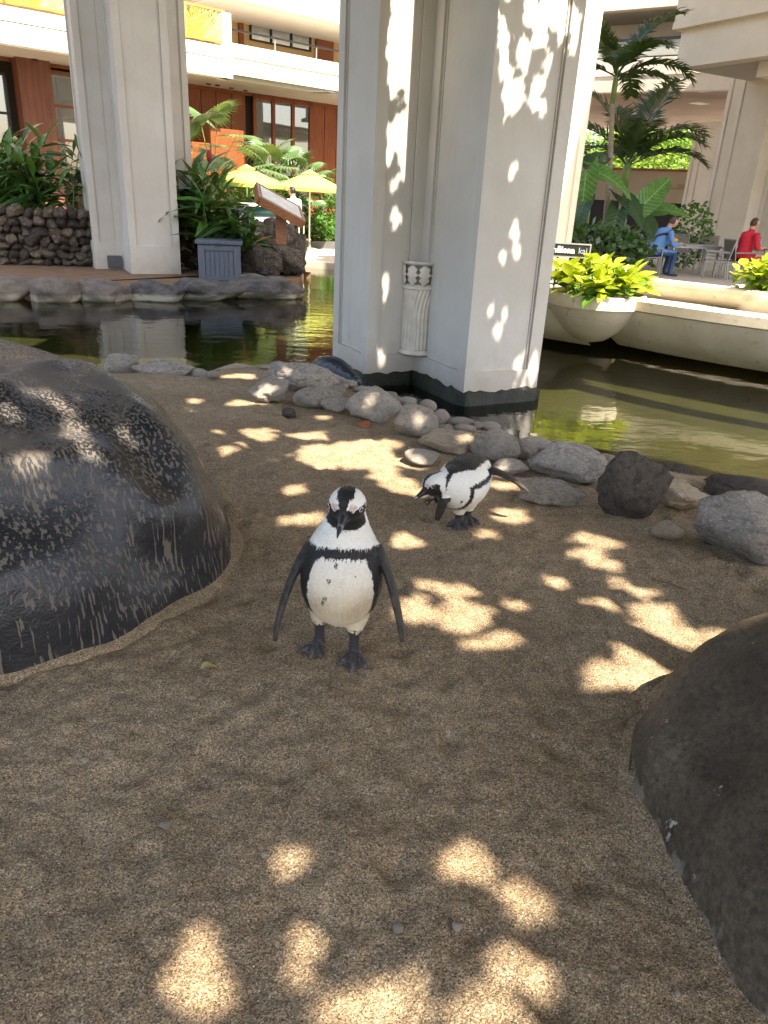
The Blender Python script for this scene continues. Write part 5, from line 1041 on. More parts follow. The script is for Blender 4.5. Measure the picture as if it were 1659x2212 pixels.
# ---------------------------------------------------------------- palms
def frond(name, L, el, droop, nl=48, lw=.042, ll=.68, seed=0, vee=.5):
    r = random.Random(seed); m = MB(); pts = []; p = Vector((0, 0, 0)); a = el
    for i in range(13): pts.append(p.copy()); p = p + Vector((math.cos(a), 0, math.sin(a))) * (L / 12); a -= droop / 12 * (.4 + 1.3 * i / 12)
    m.tube(pts, [.022 - .0016 * i for i in range(13)], 5)
    for k in range(nl):
        t = .16 + .83 * k / (nl - 1); i = min(11, int(t * 12)); f = t * 12 - i; b = pts[i].lerp(pts[i + 1], f); d = (pts[i + 1] - pts[i]).normalized(); n = Vector((-d.z, 0, d.x))
        ln = ll * L * .5 * (math.sin(math.pi * (.12 + .80 * t)) ** .7) * r.uniform(.85, 1.1)
        for s in (-1, 1):
            q = (d * .62 + Vector((0, s, 0)) * .75 + n * vee * r.uniform(.3, .9)).normalized(); e = b + q * ln + Vector((0, 0, -.28 * ln * r.uniform(.5, 1.4))); mid = b + q * ln * .5 + Vector((0, 0, -.02)); w = d * lw * r.uniform(.7, 1.1)
            m.add([b - w * .5, mid - w, e, mid + w, b + w * .5], [(0, 1, 3, 4), (1, 2, 3)])
    return m.mesh(name)
def palm(base, top, tr, fr, label, mat, lean=None):
    t = thing('palm_tree', base, label, 'palm'); m = MB(); n = 24
    m.tube([base.lerp(top, i / n) + Vector((.06 * math.sin(i / n * 3), 0, 0)) for i in range(n + 1)], [tr * (1.15 - .35 * i / n) * (1 + .08 * (i % 2)) for i in range(n + 1)], 12); m.build('trunk', bark_m, t, True)
    c = top + Vector((.02, 0, 0)); m = MB(); m.tube([c - Vector((0, 0, .1)), c + Vector((0, 0, .35)), c + Vector((0, 0, .7))], [tr * .9, tr * .95, tr * .5], 10); m.build('crownshaft', stem_m, t, True)
    for k, (az, el, L, dr) in enumerate(fr):
        o = put('frond', frond('frond', L, R(el), R(dr), seed=k), t, mat); o.location = c + Vector((0, 0, .5)); o.rotation_euler = (0, 0, R(az))
    return t
p1 = PD(1303, 545, 21.5); p1.z = TZ; p1t = PD(1322, 215, 21.5)
palm(p1, p1t, .075, [(15, 62, 2.3, 55), (-8, 28, 2.0, 85), (200, 60, 1.9, 70), (170, 25, 1.7, 80), (-35, 10, 1.7, 70), (95, 50, 1.8, 60), (250, 35, 1.7, 80), (300, 45, 1.8, 85), (60, 20, 1.8, 80), (140, 70, 1.8, 50)], 'slender palm with ringed trunk and dark arching fronds on the terrace', palm_leaf)
p2_ = PD(1345, 480, 24); p2_.z = TZ; p2t = PD(1347, 400, 24)
palm(p2_, p2t, .14, [(30, 72, 2.9, 45), (5, 55, 2.6, 95), (-15, 30, 2.3, 80), (100, 65, 2.5, 60), (180, 50, 2.4, 80), (160, 70, 2.6, 55), (215, 30, 2.1, 70), (270, 55, 2.3, 85), (320, 45, 2.4, 90), (60, 40, 2.2, 80)], 'low bushy palm with long arching fronds behind elephant ear leaves', palm_leaf)
# elephant ears
EL_ = [leaf_mesh('ear', 1.0, .34, .22, .18, n=10, heart=1.0, wave=.05), leaf_mesh('ear', 1.0, .30, .45, .25, n=10, heart=1.0, wave=.09)]
for m_ in EL_: m_.materials.append(ear_leaf)
def ears(loc, leaves, label, seed):
    r = random.Random(seed); t = thing('elephant_ear_plant', loc, label, 'plant', 'elephant ear plants on the terrace')
    for (qx, qy, D, yaw, pitch, roll, s, dk) in leaves:
        e = PD(qx, qy, D + 4.0); s *= 1.05; b = loc + Vector((r.uniform(-.15, .15), r.uniform(-.1, .1), 0)); mid = b.lerp(e, .55) + Vector((0, 0, .15)); m = MB(); m.tube([b, mid, e], [.045, .03, .016], 8); m.build('leaf_stalk', stem_m, t, True)
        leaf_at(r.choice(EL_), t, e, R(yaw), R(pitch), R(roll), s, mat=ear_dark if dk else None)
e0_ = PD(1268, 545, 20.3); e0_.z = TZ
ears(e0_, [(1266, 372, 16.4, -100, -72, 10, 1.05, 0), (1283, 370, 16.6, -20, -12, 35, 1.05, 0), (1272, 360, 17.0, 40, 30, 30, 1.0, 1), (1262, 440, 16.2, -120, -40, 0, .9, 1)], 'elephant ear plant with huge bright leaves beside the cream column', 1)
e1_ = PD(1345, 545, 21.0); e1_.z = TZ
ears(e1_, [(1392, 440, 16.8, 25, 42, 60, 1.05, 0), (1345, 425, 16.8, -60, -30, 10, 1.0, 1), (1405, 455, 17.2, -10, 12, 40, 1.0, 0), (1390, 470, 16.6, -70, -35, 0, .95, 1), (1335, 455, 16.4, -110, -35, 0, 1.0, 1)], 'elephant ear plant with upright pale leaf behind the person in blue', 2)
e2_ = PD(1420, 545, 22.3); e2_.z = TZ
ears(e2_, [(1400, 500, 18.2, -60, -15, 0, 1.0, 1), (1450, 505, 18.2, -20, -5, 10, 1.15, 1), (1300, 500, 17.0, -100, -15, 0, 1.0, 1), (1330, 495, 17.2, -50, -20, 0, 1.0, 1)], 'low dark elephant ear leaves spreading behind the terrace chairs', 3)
v = PD(1485, 540, 22); shrub(Vector((v.x, v.y, TZ)), .6, .9, 500, 'small-leaved shrub beside the shaded column', 21, green_leaf, .16)
v = PD(1290, 545, 19); shrub(Vector((v.x, v.y, TZ)), 1.3, .55, 1300, 'dark undergrowth below the slender palm', 22, dark_leaf, .22)
# yellow-green plants in the bowls
LM = [leaf_mesh('leaf', .21, .078, d, f, .8, n=5) for d, f in ((.1, .25), (.35, .3), (.0, .4))]
for m_ in LM: m_.materials.append(lime_leaf)
def lime_plant(c, z, rx, h, n, label, seed):
    r = random.Random(seed); t = thing('lime_plant', (c.x, c.y, z), label, 'plant', 'yellow-green plants in planter bowls')
    for k in range(n):
        a = r.uniform(0, 6.28); rr = rx * math.sqrt(r.random()); hh = h * (1 - .35 * (rr / rx) ** 2) * r.uniform(.45, 1.05); b = Vector((c.x + .5 * rr * math.cos(a), c.y + .5 * rr * math.sin(a), z)); e = Vector((c.x + rr * math.cos(a), c.y + rr * math.sin(a), z + hh))
        m = MB(); m.tube([b, b.lerp(e, .6) + Vector((0, 0, .04)), e], [.009, .007, .004], 4); m.build('stem', stem_m, t)
        for j in range(6):
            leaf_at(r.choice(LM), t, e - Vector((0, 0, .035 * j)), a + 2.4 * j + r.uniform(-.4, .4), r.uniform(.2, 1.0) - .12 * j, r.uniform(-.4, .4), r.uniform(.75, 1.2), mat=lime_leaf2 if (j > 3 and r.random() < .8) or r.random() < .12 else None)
lime_plant(bowl_c, .32, bowl_r * 1.0, .50, 64, 'yellow-green leafy plant filling the bowl beside the pool column', 1)
lime_plant(Vector((q2.x + .75, q2.y + .3, 0)), .35, .80, .55, 56, 'yellow-green leafy plant in the bowl by the person in red', 2)
# sign
s0, s1 = PD(1192, 524, 11.7), PD(1276, 529, 11.7); sx_ = (s1 - s0); SW_ = sx_.length; sx_.normalize(); scn = (s0 + s1) / 2; SHt = 27 * mpp(scn); sn = Vector((sx_.y, -sx_.x, 0)).normalized(); sup = sx_.cross(Vector((-sx_.y, sx_.x, 0))).normalized(); sup = sup if sup.z > 0 else -sup
Mx = Matrix((sx_, -sn, sup)).transposed(); t = thing('name_sign', (scn.x, scn.y, .3), 'black sign reading halona kai in white letters beside planter', 'sign'); cc_ = scn - sup * SHt * .5
m = MB(); m.box(cc_, (SW_, .03, SHt), M=Mx); m.build('board', MAT('black sign board', (0.012, 0.011, 0.010), rough=.35), t)
for s_ in (-1, 1):
    m = MB(); m.box(cc_ + sup * (SHt * .5 * s_) + sn * .004, (SW_ + .02, .045, .018), M=Mx); m.build('frame_bar', grey_metal, t); m = MB(); m.box(cc_ + sx_ * (SW_ * .5 * s_) + sn * .004, (.018, .044, SHt), M=Mx); m.build('frame_bar', grey_metal, t)
lettering('hālona', SHt * .64, cc_ - sx_ * (SW_ * .46) - sup * SHt * .20 + sn * .018, sx_, sup, white_paint, t, bold=.004); lettering('kai', SHt * .64, cc_ + sx_ * (SW_ * .20) - sup * SHt * .20 + sn * .018, sx_, sup, MAT('grey letters', (0.22, 0.24, 0.26), rough=.4), t, bold=.002)
for s_ in (-.3, .3): m = MB(); m.tube([cc_ + sx_ * SW_ * s_, Vector(((cc_ + sx_ * SW_ * s_).x, (cc_ + sx_ * SW_ * s_).y, .0))], .015, 6); m.build('post', dark_metal, t)
# ---------------------------------------------------------------- chairs, tables, people on the terrace
def chair(x, y, rz, label):
    t = thing('chair', (x, y, TZ), label, 'chair', 'sling chairs on the terrace'); T = Matrix.Translation((x, y, TZ)) @ Matrix.Rotation(rz, 4, 'Z')
    def tb(name, pts, r=.016, mat=grey_metal): m = MB(); m.tube([T @ Vector(p) for p in pts], [(r, r)] * len(pts), 6); return m.build(name, mat, t)
    for s in (-1, 1):
        tb('leg', [(.26, .27 * s, 0), (.25, .27 * s, .64)]); tb('leg', [(-.30, .27 * s, 0), (-.24, .27 * s, .42), (-.34, .27 * s, .92)]); tb('armrest', [(.28, .27 * s, .64), (-.26, .27 * s, .62)], .02); tb('side_rail', [(.25, .25 * s, .43), (-.24, .25 * s, .41)])
    tb('cross_bar', [(-.34, -.27, .92), (-.34, .27, .92)]); tb('cross_bar', [(.25, -.27, .42), (.25, .27, .42)])
    m = MB(); m.add([T @ Vector(p) for p in ((.25, -.24, .44), (.25, .24, .44), (0, .24, .425), (0, -.24, .425), (-.22, .24, .42), (-.22, -.24, .42), (.25, -.24, .432), (.25, .24, .432), (0, .24, .417), (0, -.24, .417), (-.22, .24, .412), (-.22, -.24, .412))], [(0, 1, 2, 3), (3, 2, 4, 5), (9, 8, 7, 6), (11, 10, 8, 9)]); m.build('seat', sling_m, t)
    m = MB(); m.add([T @ Vector(p) for p in ((-.245, -.25, .46), (-.245, .25, .46), (-.335, .25, .90), (-.335, -.25, .90), (-.257, -.25, .46), (-.257, .25, .46), (-.347, .25, .90), (-.347, -.25, .90))], [(0, 1, 2, 3), (7, 6, 5, 4), (0, 3, 7, 4), (1, 5, 6, 2), (3, 2, 6, 7)]); m.build('backrest', sling_m, t)
def table(x, y, w, d, label, rz=0):
    t = thing('table', (x, y, TZ), label, 'table', 'terrace tables'); T = Matrix.Translation((x, y, TZ)) @ Matrix.Rotation(rz, 4, 'Z')
    m = MB(); m.box(T @ Vector((0, 0, .725)), (w, d, .03), rz); m.build('tabletop', grey_metal, t, bevel=.005)
    for a in (-1, 1):
        for b in (-1, 1): m = MB(); m.box(T @ Vector((a * (w / 2 - .04), b * (d / 2 - .04), .355)), (.05, .05, .71), rz); m.build('leg', grey_metal, t)
        m = MB(); m.box(T @ Vector((0, a * (d / 2 - .03), .68)), (w - .1, .03, .05), rz); m.build('apron', grey_metal, t)
XY = lambda qx, D: (PD(qx, 560, D).x, D)
chair(*XY(1396, 19.4), .15, 'sling chair carrying the person in the blue shirt'); chair(*XY(1352, 20.2), .15, 'empty sling chair behind the back of the person in blue'); chair(*XY(1470, 21.2), -1.5, 'empty sling chair on the far side of the orange food table'); chair(*XY(1530, 21.7), -1.7, 'empty sling chair near the foot of the tall cream column'); chair(*XY(1548, 19.3), 2.85, 'empty sling chair in profile with leaning back facing the food table'); chair(*XY(1597, 19.5), .1, 'sling chair carrying the person in red')
tx, ty = XY(1485, 20.1); table(tx, ty, 1.25, .8, 'grey metal table with orange fruit in front of person in blue', .1); t2x, t2y = XY(1668, 20.0); table(t2x, t2y, .95, .8, 'grey metal table with red-capped bottle before the person in red', .1)
fp = PD(1449, 522, 19.95); zt_ = TZ + .742; m = MB(); m.lathe([(.08, 0), (.17, .022), (.165, .026), (.01, .012)], (fp.x, fp.y, zt_), 24); o = m.build('plate', white_paint, None, True); recenter(o); tag(o, 'white plate on the table before the person in blue', 'plate')
for k in (-1, 1):
    o = ell((fp.x + .085 * k, fp.y + .02 * k, zt_ + .075), .10, .075, .055).build('fruit_half', MAT('orange fruit', (0.75, 0.24, 0.02), (0.65, 0.33, 0.04), 9, .4), None, True); recenter(o); tag(o, 'bright orange fruit half lying on the white plate', 'fruit', 'fruit halves on plate')
bt = PD(1644, 515, 19.9); t = thing('bottle', (bt.x, bt.y, zt_), 'clear drink bottle with red cap on the table by the person in red', 'bottle'); m = MB(); m.lathe([(.033, 0), (.035, .12), (.03, .15), (.013, .20), (.013, .22)], (bt.x, bt.y, zt_), 16); m.build('glass', MAT('bottle glass', (0.35, 0.18, 0.15), rough=.1), t, True); m = MB(); m.lathe([(.016, .22), (.016, .25)], (bt.x, bt.y, zt_), 12); m.build('cap', red_m, t)
skin_m = attr_mat('person colours', bs=.3, bd=.004, bscale=40, vary=.1)
SKIN = (.50, .28, .19, .55)
def hand(p, d, side, up=Vector((0, 0, 1))):
    p = Vector(p); d = Vector(d).normalized(); s = d.cross(up).normalized(); out = [chain([(*p, .028, .018), (*(p + d * .045), .040, .016), (*(p + d * .085), .038, .014)], up=up, sub=2)]
    for k, (o, L) in enumerate(((-.030, .062), (-.010, .075), (.011, .070), (.030, .052))):
        a = p + d * .08 + s * o; out.append(chain([(*a, .0105), (*(a + d * L * .55 - up * .008), .0098), (*(a + d * L - up * .028), .0085)], sub=2))
    a = p + d * .02 + s * side * .032; out.append(chain([(*a, .013), (*(a + d * .03 + s * side * .025), .011), (*(a + d * .062 + s * side * .028 - up * .01), .009)], sub=2)); return out
def person(loc, rz, J, cols, label, voxel=.011):
    pr = []
    h = Vector(J['head']); hd = Vector(J['face']).normalized(); up = Vector((0, 0, 1)); up = (up - hd * up.dot(hd)).normalized(); sd = hd.cross(up); M = Matrix((hd, sd, up)).transposed()
    pr += [ell(h, .098, .078, .118, M), ell(h + hd * .03 - up * .055, .062, .058, .06, M), chain([(*(h + hd * .085 + up * .02), .012), (*(h + hd * .116 - up * .015), .016)], sub=2)]
    for s in (-1, 1): pr.append(ell(h + sd * .078 * s - hd * .005, .022, .012, .034, M)); pr.append(ell(h + hd * .085 + sd * .032 * s + up * .022, .014, .016, .011, M))
    pr.append(ell(h + hd * .093 - up * .055, .012, .026, .010, M))
    pr.append(chain([tuple(k) for k in J['spine']], up=(0, 1, 0), seg=20)); pr.append(chain([(*J['spine'][-1][:3], .055), (*(h - hd * .03 - up * .05), .052)]))
    for L in J['limbs']: pr.append(chain([tuple(k) for k in L]))
    for p, d, s in J['hands']: pr += hand(p, d, s)
    me = grow(pr, voxel, 3); loc = Vector(loc)
    def fn(co, no):
        p = Vector(co); d = p - h
        if d.length < .165 and p.z > h.z - .13:
            f, u_ = d.dot(hd), d.dot(up)
            if abs(u_ - .022) < .010 and f > .086 and .020 < abs(d.dot(sd)) < .046: return (.03, .02, .015, .3)
            if abs(u_ + .055) < .008 and f > .09: return (.35, .13, .11, .5)
            if u_ > .055 - .02 * nz(p, 40) or (f < -.005 and u_ > -.065): return cols['hair']
            return SKIN
        return cols['body'](p)
    paint(me, fn); t = thing('person', loc, label, 'person'); t.rotation_euler = (0, 0, rz); t.scale = (1.12, 1.22, 1.08); put('body', me, t, skin_m, world=False); return t
def seated(lean, headf, arm, xk=.44):
    c, s = math.sin(lean), math.cos(lean); S = lambda d: (c * d, s * d + .50); sp = [(-.02, 0, .50, .185, .14)]
    for d, a, b in ((.14, .17, .13), (.30, .175, .125), (.43, .195, .115), (.50, .15, .09), (.55, .07, .065)): x, z = S(d); sp.append((x + .05 * d, 0, z, a, b))
    hx, hz = S(.70); sh = S(.45); L = []; Hn = []
    for k in (-1, 1):
        L.append([(0, .09 * k, .50, .095), (.22, .10 * k, .50, .082), (xk, .11 * k, .49, .062), (xk - .01, .11 * k, .28, .056), (xk - .04, .11 * k, .09, .042), (xk + .0, .11 * k, .05, .045, .04), (xk + .14, .12 * k, .035, .038, .03)])
        e = (sh[0] + arm[0], .25 * k, sh[1] + arm[1]); w = (e[0] + arm[2], .16 * k, e[2] + arm[3]); L.append([(sh[0] + .04, .19 * k, sh[1] + .02, .065), (*[a * .5 + b * .5 for a, b in zip((sh[0], .21 * k, sh[1]), e)], .056), (*e, .047), (*[a * .5 + b * .5 for a, b in zip(e, w)], .040), (*w, .029)]); Hn.append((w, (.9, -.25 * k, -.15), -k))
    return dict(spine=sp, head=(hx + headf, 0, hz + .02), face=(1, 0, -.35 if lean > .3 else -.1), limbs=L, hands=Hn)
J1 = seated(.42, .06, (.12, -.24, .22, .04))
def b1(p):
    if p.z < .06: return (.05, .04, .035, .6)
    if p.z < .52 and not (p.x < -.0 and p.z > .47): return (.035, .075, .17, .85)
    if p.x > .49 and p.z > .5: return SKIN
    q = p.y * .7 + (p.z - .78) * .65
    if abs(q) < .022 and p.x < .42: return (.015, .015, .017, .6)
    return (.10, .24, .50, .8)
mx_, my_ = XY(1408, 19.4); person((mx_, my_, TZ), .15, J1, dict(hair=(.075, .055, .045, .7), body=b1), 'seated person in light blue shirt and jeans hunched over the table')
J2 = seated(.12, .04, (.06, -.26, .24, .02))
def b2_(p):
    if p.z < .07: return (.06, .055, .05, .6)
    if p.z < .46: return (.02, .022, .03, .8)
    if p.x > .20 and p.z > .52: return SKIN
    return (.50, .018, .035, .8)
wx_, wy_ = XY(1602, 19.5); person((wx_, wy_, TZ), .25, J2, dict(hair=(.07, .035, .022, .6), body=b2_), 'seated person in red top facing the next table')
# standing server by the bar
mp_ = PD(634, 500, 22.9); J3 = dict(spine=[(0, 0, .92, .16, .11), (0, 0, 1.05, .155, .11), (0, 0, 1.25, .175, .115), (0, 0, 1.40, .19, .10), (.01, 0, 1.47, .10, .075), (.02, 0, 1.52, .06, .06)], head=(.04, 0, 1.66), face=(1, 0, -.1), limbs=[], hands=[])
for k in (-1, 1):
    J3['limbs'] += [[(0, .09 * k, .92, .095), (.01, .10 * k, .70, .08), (.02, .10 * k, .48, .06), (0, .10 * k, .28, .055), (-.01, .10 * k, .09, .042), (.03, .10 * k, .05, .042), (.16, .11 * k, .035, .036)], [(0, .20 * k, 1.42, .06), (.0, .24 * k, 1.26, .05), (.02, .25 * k, 1.12, .044), (.14, .22 * k, 1.02, .037), (.23, .18 * k, .98, .028)]]; J3['hands'].append(((.23, .18 * k, .98), (.9, -.2 * k, -.2), -k))
def b3(p):
    if p.z < .07: return (.02, .02, .02, .5)
    if p.z < .97 and abs(p.y) < .2 and p.x < .17: return (.018, .018, .02, .8)
    if p.x > .06 and abs(p.y) > .13 and p.z < 1.2: return (.20, .11, .07, .55)
    return (.70, .71, .74, .8)
person((mp_.x, mp_.y, fl_), 2.6, J3, dict(hair=(.012, .011, .010, .5), body=b3), 'standing person in white shirt at the bar behind the lectern')
# ---------------------------------------------------------------- trees beyond the gap and shade trees
def tree(loc, h, rx, rz, n, Lf, label, seed, mat, name='tree', group=None):
    r = random.Random(seed); t = thing(name, loc, label, 'tree', group); m = MB(); c = loc + Vector((0, 0, h)); m.tube([loc, loc + Vector((.1, 0, h * .5)), c], [.22, .17, .08], 10); m.build('trunk', bark_m, t, True)
    br = MB(); cl = []
    for k in range(12):
        u = Vector((r.gauss(0, 1), r.gauss(0, 1), r.gauss(0, .7))).normalized(); e = c + Vector((u.x * rx, u.y * rx, u.z * rz)) * r.uniform(.5, .8); br.tube([loc + Vector((0, 0, h * .55)), c.lerp(e, .4), e], [.08, .05, .015], 6); cl.append(e)
    br.build('branches', bark_m, t); m = MB()
    for k in range(n):
        e = r.choice(cl); u = Vector((r.gauss(0, 1), r.gauss(0, 1), r.gauss(0, .8))) * .33; p = e + Vector((u.x * rx, u.y * rx, u.z * rz)); a = Vector((r.uniform(-1, 1), r.uniform(-1, 1), r.uniform(-.6, .6))).normalized() * Lf * r.uniform(.6, 1.2); b = a.cross(Vector((r.uniform(-1, 1), r.uniform(-1, 1), 1))).normalized() * Lf * .3; m.add([p, p + a * .5 + b, p + a, p + a * .5 - b], [(0, 1, 2, 3)])
    m.build('crown', mat, t); return t
for k, (qx, D, h, rx, lb) in enumerate([(1450, 60, 6.4, 4.4, 'sunlit green tree seen through the gap above the sign wall'), (1510, 66, 6.9, 4.6, 'bright green tree behind the gap beside shaded column'), (1400, 70, 6.4, 4.6, 'sunlit tree behind the arching palm fronds'), (1300, 64, 6.2, 4.4, 'sunlit tree glimpsed below the gallery ceiling')]):
    v = PD(qx, 400, D); tree(Vector((v.x, v.y, -1.0)), h, rx, 2.8, 3600, .42, lb, 40 + k, tree_leaf, group='trees beyond the gap')
# roof slabs added above the view, outlined to block the sun
m = MB(); m.prism([(-9.5, 7.7), (.6, 7.7), (2.6, 9.8), (2.6, 12.5), (-1.5, 18.8), (-9.5, 18.8)], 8.9, 9.4); o = m.build('bank_shade_slab', plaster_far); recenter(o); tag(o, 'added flat roof slab above the view, shading the far left bank', 'roof')
m = MB(); m.prism([(8.2, 9.5), (20, 9.5), (24, 30), (4.5, 30), (5.2, 16.5)], 9.3, 9.8); o = m.build('terrace_shade_slab', plaster_far); recenter(o); tag(o, 'added flat roof slab above the view, shading the dining terrace', 'roof')
# ---------------------------------------------------------------- the shade tree whose leaves break the sun into patches
bpy.context.view_layer.update(); dgc = bpy.context.evaluated_depsgraph_get()
def gproj(p): k = p.z / SUN.z; return (p.x - SUN.x * k, p.y - SUN.y * k)
def cast(x, y):
    d = ray(x, y).normalized(); ok, loc, nor, *_ = SC.ray_cast(dgc, EYE, d); return (loc, nor) if ok else (None, None)
PATCH = [(625, 1860, 44, 34), (1005, 1862, 62, 44), (1058, 1893, 26, 20), (1145, 1945, 46, 52), (432, 2040, 34, 58), (425, 2130, 66, 76), (672, 2032, 40, 22), (655, 2108, 38, 34), (1112, 2092, 80, 52), (815, 2180, 105, 62), (1050, 2190, 66, 60),
         (898, 1320, 40, 32), (985, 1328, 46, 40), (1030, 1328, 28, 22), (1060, 1387, 54, 18), (1113, 1308, 22, 14), (935, 1266, 26, 12), (985, 1276, 52, 15), (1205, 1260, 22, 13), (1292, 1303, 34, 17), (1268, 1163, 38, 9), (1318, 1178, 30, 8), (1262, 1196, 32, 11), (1312, 1220, 40, 10), (1340, 1264, 40, 13), (1390, 1281, 26, 10), (1415, 1315, 42, 18), (1420, 1350, 55, 20), (1470, 1380, 55, 26), (1385, 1395, 48, 22), (1385, 1440, 48, 42), (1430, 1462, 40, 20), (1475, 1440, 28, 12), (1302, 1462, 32, 36), (1532, 1374, 20, 13),
         (888, 1167, 40, 15), (932, 1132, 34, 9), (1095, 1110, 36, 12), (1120, 1124, 26, 10), (665, 1119, 32, 14), (618, 1126, 20, 8), (641, 1057, 24, 10), (560, 930, 40, 7), (548, 948, 38, 8), (492, 972, 22, 8), (480, 930, 18, 6), (680, 1022, 28, 9), (610, 990, 22, 8), (665, 942, 45, 12), (750, 975, 100, 30), (700, 985, 60, 22), (830, 990, 42, 24), (800, 955, 52, 16), (780, 1003, 70, 12), (850, 1040, 46, 16), (885, 1058, 40, 14), (830, 1015, 30, 10), (1085, 1048, 46, 10), (1062, 1034, 24, 8), (1050, 1156, 20, 8), (408, 893, 32, 6), (420, 865, 20, 5), (515, 872, 26, 5), (610, 895, 22, 8), (700, 900, 14, 7), (520, 812, 40, 7), (575, 846, 16, 12), (610, 815, 16, 10), (800, 868, 22, 12), (830, 900, 14, 8), (905, 905, 18, 14), (1080, 1010, 22, 10), (900, 995, 26, 14), (760, 862, 10, 8), (1010, 945, 12, 10),
         (70, 1002, 58, 24), (165, 935, 26, 24), (150, 880, 34, 16), (100, 850, 50, 12), (190, 975, 26, 16), (395, 1140, 10, 56), (262, 940, 16, 20), (20, 890, 20, 16), (480, 1110, 12, 14)]
CPATCH = [(870, 30, 34, 70), (862, 110, 36, 70), (890, 200, 16, 70), (850, 170, 22, 40), (885, 290, 18, 70), (862, 280, 16, 34), (880, 360, 16, 40), (842, 290, 12, 26), (838, 335, 8, 26), (888, 425, 9, 34), (868, 330, 10, 26), (880, 515, 10, 30), (856, 470, 8, 28), (832, 620, 7, 34), (824, 770, 8, 20), (850, 400, 8, 20),
          (1150, 25, 22, 40), (1195, 20, 30, 40), (1168, 75, 16, 34), (1210, 62, 12, 30), (1130, 110, 12, 30), (1110, 200, 26, 34), (1092, 150, 14, 30), (1155, 205, 8, 36), (1165, 185, 8, 24), (1172, 235, 7, 24), (1134, 130, 10, 28), (1182, 140, 8, 20), (1098, 225, 20, 24), (1106, 372, 8, 20), (1112, 500, 9, 28), (1116, 545, 8, 18), (1086, 555, 6, 18), (1060, 672, 6, 14), (1092, 676, 6, 14), (1076, 714, 8, 16), (1128, 800, 10, 46), (1150, 790, 9, 50), (1118, 835, 14, 14), (1240, 60, 10, 60)]
EXTRA = [(-4.6, 10.2, 1.0, .8), (-3.0, 10.8, .5, .4), (-5.6, 9.0, .8, .6), (-.9, 10.1, .5, .35)]
holes = []
for li in (PATCH, CPATCH):
    for (x, y, rx, ry) in li:
        loc, nor = cast(x, y)
        if loc is None: continue
        poly = []
        for k in range(18):
            a = 2 * math.pi * k / 18; w = 1 + .16 * math.sin(3 * a + x) + .10 * math.sin(5 * a + y); q = hit(x + rx * w * math.cos(a), y + ry * w * math.sin(a), loc, nor); q = loc + (q - loc) * min(1.0, 1.9 * max(rx, ry) * mpp(loc) / max(1e-6, (q - loc).length)); poly.append(gproj(loc + (q - loc) * (.84 if y > 1800 else .92)))
        holes.append(np.array(poly))
for gx, gy, a_, b_ in EXTRA: holes.append(np.array([(gx + a_ * math.cos(t_) * (1 + .2 * math.sin(3 * t_)), gy + b_ * math.sin(t_)) for t_ in np.linspace(0, 6.28, 18)[:-1]]))
CELL = 0.012; GX0, GX1, GY0, GY1 = -5.4, 4.8, -1.2, 12.6
nxg, nyg = int((GX1 - GX0) / CELL), int((GY1 - GY0) / CELL); open_ = np.zeros((nxg, nyg), bool)
for h_ in holes:
    lo = np.floor((h_.min(0) - (GX0, GY0)) / CELL).astype(int); hi = np.ceil((h_.max(0) - (GX0, GY0)) / CELL).astype(int)
    lo = np.clip(lo, 0, (nxg - 1, nyg - 1)); hi = np.clip(hi, 0, (nxg - 1, nyg - 1))
    if (hi <= lo).any(): continue
    X, Y = np.meshgrid(GX0 + (np.arange(lo[0], hi[0]) + .5) * CELL, GY0 + (np.arange(lo[1], hi[1]) + .5) * CELL, indexing='ij'); ins = np.zeros(X.shape, bool); n_ = len(h_)
    for i in range(n_):
        (x0, y0), (x1, y1) = h_[i], h_[(i + 1) % n_]; c_ = ((y0 > Y) != (y1 > Y)); xi = (x1 - x0) * (Y - y0) / (y1 - y0 + 1e-12) + x0; ins ^= (c_ & (X < xi))
    open_[lo[0]:hi[0], lo[1]:hi[1]] |= ins
XG, YG = np.meshgrid(GX0 + (np.arange(nxg) + .5) * CELL, GY0 + (np.arange(nyg) + .5) * CELL, indexing='ij')
for c_, r_ in [(PL1 + Vector((0, 0, z)), .15) for z in (.1, .2, .3, .4, .5, .6)] + [(O2 + Vector(k[:3]), k[3] + .035) for k in b2] + [(O2 + HC2, .085)]:
    gx_, gy_ = gproj(c_); open_[(XG - gx_) ** 2 + (YG - gy_) ** 2 < r_ * r_] = False          # both birds stand in full shade
def right_edge(y): return np.interp(y, [-1.2, 3, 5.0, 6.4, 7.2, 7.8, 9.0, 10.5, 12.6], [3.6, 3.8, 4.6, 4.6, 3.6, 2.0, 1.75, 1.2, .6])
N_ = 215000; gx = rng.uniform(GX0, GX1, N_); gy = rng.uniform(GY0, GY1, N_); edge = right_edge(gy) + .25 * np.sin(gy * 5) * rng.random(N_)
ok = (gx < edge); gx, gy = gx[ok], gy[ok]; n_ = len(gx); zl = rng.uniform(4.5, 5.9, n_)
C_ = np.stack([gx + SUN.x / SUN.z * zl, gy + SUN.y / SUN.z * zl, zl], 1)
yaw = rng.uniform(0, 2 * np.pi, n_); L_ = rng.uniform(.08, .13, n_); tz = rng.uniform(-.35, .35, n_); a_ = np.stack([np.cos(yaw), np.sin(yaw), tz], 1) * L_[:, None] / 2; b_ = np.stack([-np.sin(yaw), np.cos(yaw), rng.uniform(-.3, .3, n_)], 1) * (L_ * .27)[:, None]
def is_open(pts):
    k = pts[:, 2] / SUN.z; i = ((pts[:, 0] - SUN.x * k - GX0) / CELL).astype(int); j = ((pts[:, 1] - SUN.y * k - GY0) / CELL).astype(int)
    return open_[np.clip(i, 0, nxg - 1), np.clip(j, 0, nyg - 1)]
bad = is_open(C_) | is_open(C_ + a_ * .6) | is_open(C_ - a_ * .6) | is_open(C_ + b_ * .6) | is_open(C_ - b_ * .6)
